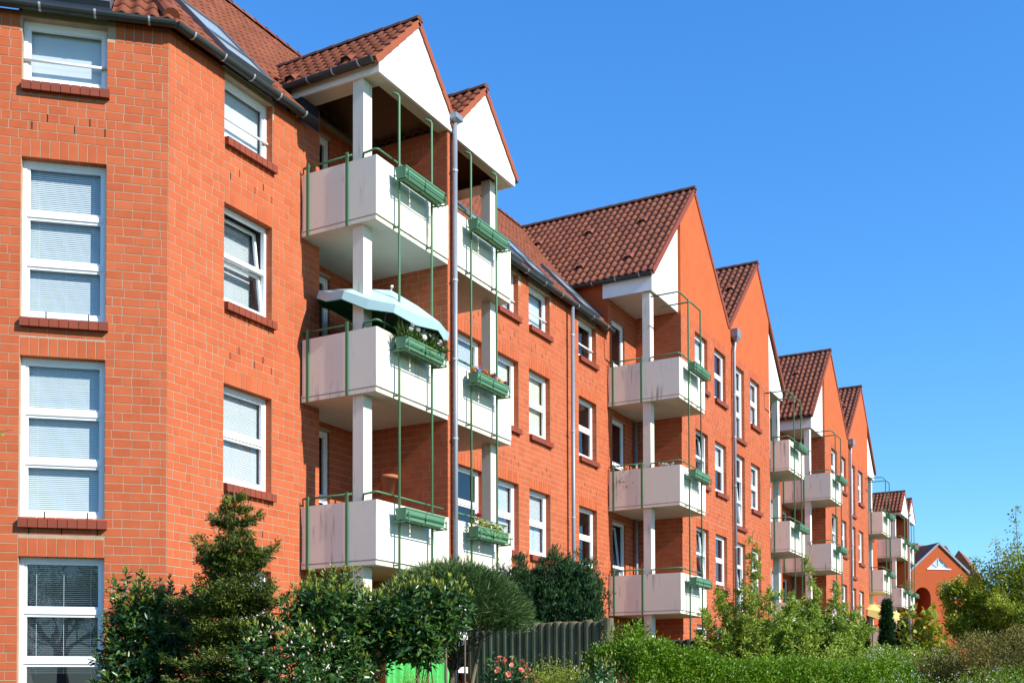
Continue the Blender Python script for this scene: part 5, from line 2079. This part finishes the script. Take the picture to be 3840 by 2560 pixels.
def idx(who, lv):
    return order.index((who, lv))


def grassy(t, P):
    D = unit(np.array([0, -.1, 1.0]) + rng.normal(size=(len(P), 3)) * .55)
    put_leaves('foliage', t, P, D, rng.uniform(.16, .34, len(P)), .014, M['strapleaf'])
    k = P[::9] + np.stack([rng.normal(size=len(P[::9])) * .02, np.full(len(P[::9]), -.06), rng.uniform(.05, .17, len(P[::9]))], 1)
    flowers(t, k[:26] + np.array([0, -.05, .06]), .075, M['petal_white'])


def pansies(t, P):
    D = unit(np.array([0, 0, .8]) + rng.normal(size=(len(P), 3)) * .6)
    put_leaves('foliage', t, P, D, .07, .03, M['laurel'])
    flowers(t, P[:44] + np.stack([np.zeros(44), rng.normal(size=44) * .03, rng.uniform(.04, .13, 44)], 1), .095, M['petal_mix'])


def geranium(t, P):
    Q = P + np.stack([np.zeros(len(P)), rng.normal(size=len(P)) * .05, rng.uniform(-.12, .16, len(P))], 1)
    put_leaves('foliage', t, Q, unit(np.array([0, -.5, .4]) + rng.normal(size=(len(P), 3)) * .7), .055, .045, M['birch'])
    flowers(t, [P[0] * 0 + np.array([PLANTERS[idx('second white gable', 'lowest')][0] + .14, P[0, 1], P[0, 2] + .2])], .14, M['petal_red'])
    flowers(t, P[1:12] + np.array([0, -.05, .12]), .07, M['petal_white'])


def goldbush(t, P):
    Q = np.array([P[:, 0].mean() - .2, P[:, 1].mean(), P[:, 2].mean() + .3]) + rand_dirs(900) * rng.random((900, 1)) ** .4 * np.array([.42, .3, .38])
    put_leaves('foliage', t, Q, rand_dirs(900), .06, .025, M['goldbush'])


box_plants('spider_plants', 'grassy green plants with white flowers in a planter box under the mint parasol', 'plants', idx('nearest white gable', 'middle'), 420, grassy)
box_plants('pansies', 'yellow, orange and violet pansies in a planter box right of the grey downpipe', 'flowers', idx('second white gable', 'middle'), 240, pansies)
box_plants('geraniums', 'red geranium with trailing ivy in the lowest planter box right of the downpipe', 'flowers', idx('second white gable', 'lowest'), 380, geranium)
box_plants('golden_bush', 'round golden bush in a planter box of the last white gables', 'shrub', idx('last white gable but one', 'middle'), 20, goldbush)

# plants and flowers on the middle balcony of the larger brick gable
pp = thing('potted_palm', 'dark potted plant with narrow leaves beside the balcony door of the larger brick gable', 'plant', (27.15, 11.4, 4.95))
mb = MB()
mb.tube([(27.15, 11.4, 4.95), (27.15, 11.4, 5.2)], [.11, .14], 10)
mb.build('pot', M['terracotta'], pp, True)
P = np.array([(27.15, 11.4, 5.45)]) + rng.normal(size=(160, 3)) * np.array([.06, .06, .16])
put_leaves('foliage', pp, P, unit(rand_dirs(160) + np.array([0, 0, .6])), .32, .03, M['laurel'])
wf_ = thing('white_flowers', 'small white flowers along the rim of the middle balcony, larger brick gable', 'flowers', (27.0, 10.2, 5.8))
flowers(wf_, [(26.98 + rng.normal() * .02, 10.05 + .03 * k + rng.normal() * .02, 5.88 + rng.normal() * .02) for k in range(14)], .06, M['petal_white'])
# white chair on the far balcony
ch = thing('balcony_chair', 'white slatted chair back above the lowest balcony of the farther brick gables', 'chair', (45.2, 11.0, 4.9 - 2.75))
for k in range(4):
    mb = MB()
    mb.box(45.0 + k * .11, 45.03 + k * .11, 10.98, 11.0, 5.6 - 2.75, 6.15 - 2.75)
    mb.build('slat', M['white'], ch)
mb = MB()
mb.box(44.96, 45.42, 10.97, 11.01, 6.151 - 2.75, 6.2 - 2.75)
mb.build('top_rail', M['white'], ch)
mb = MB()
mb.box(44.96, 45.42, 10.6, 11.0, 5.35 - 2.75, 5.4 - 2.75)
mb.build('seat', M['white'], ch)
for x in (44.97, 45.38):
    for y in (10.62, 10.96):
        mb = MB()
        mb.box(x, x + .03, y, y + .03, 4.9 - 2.75, 5.349 - 2.75)
        mb.build('leg', M['white'], ch)
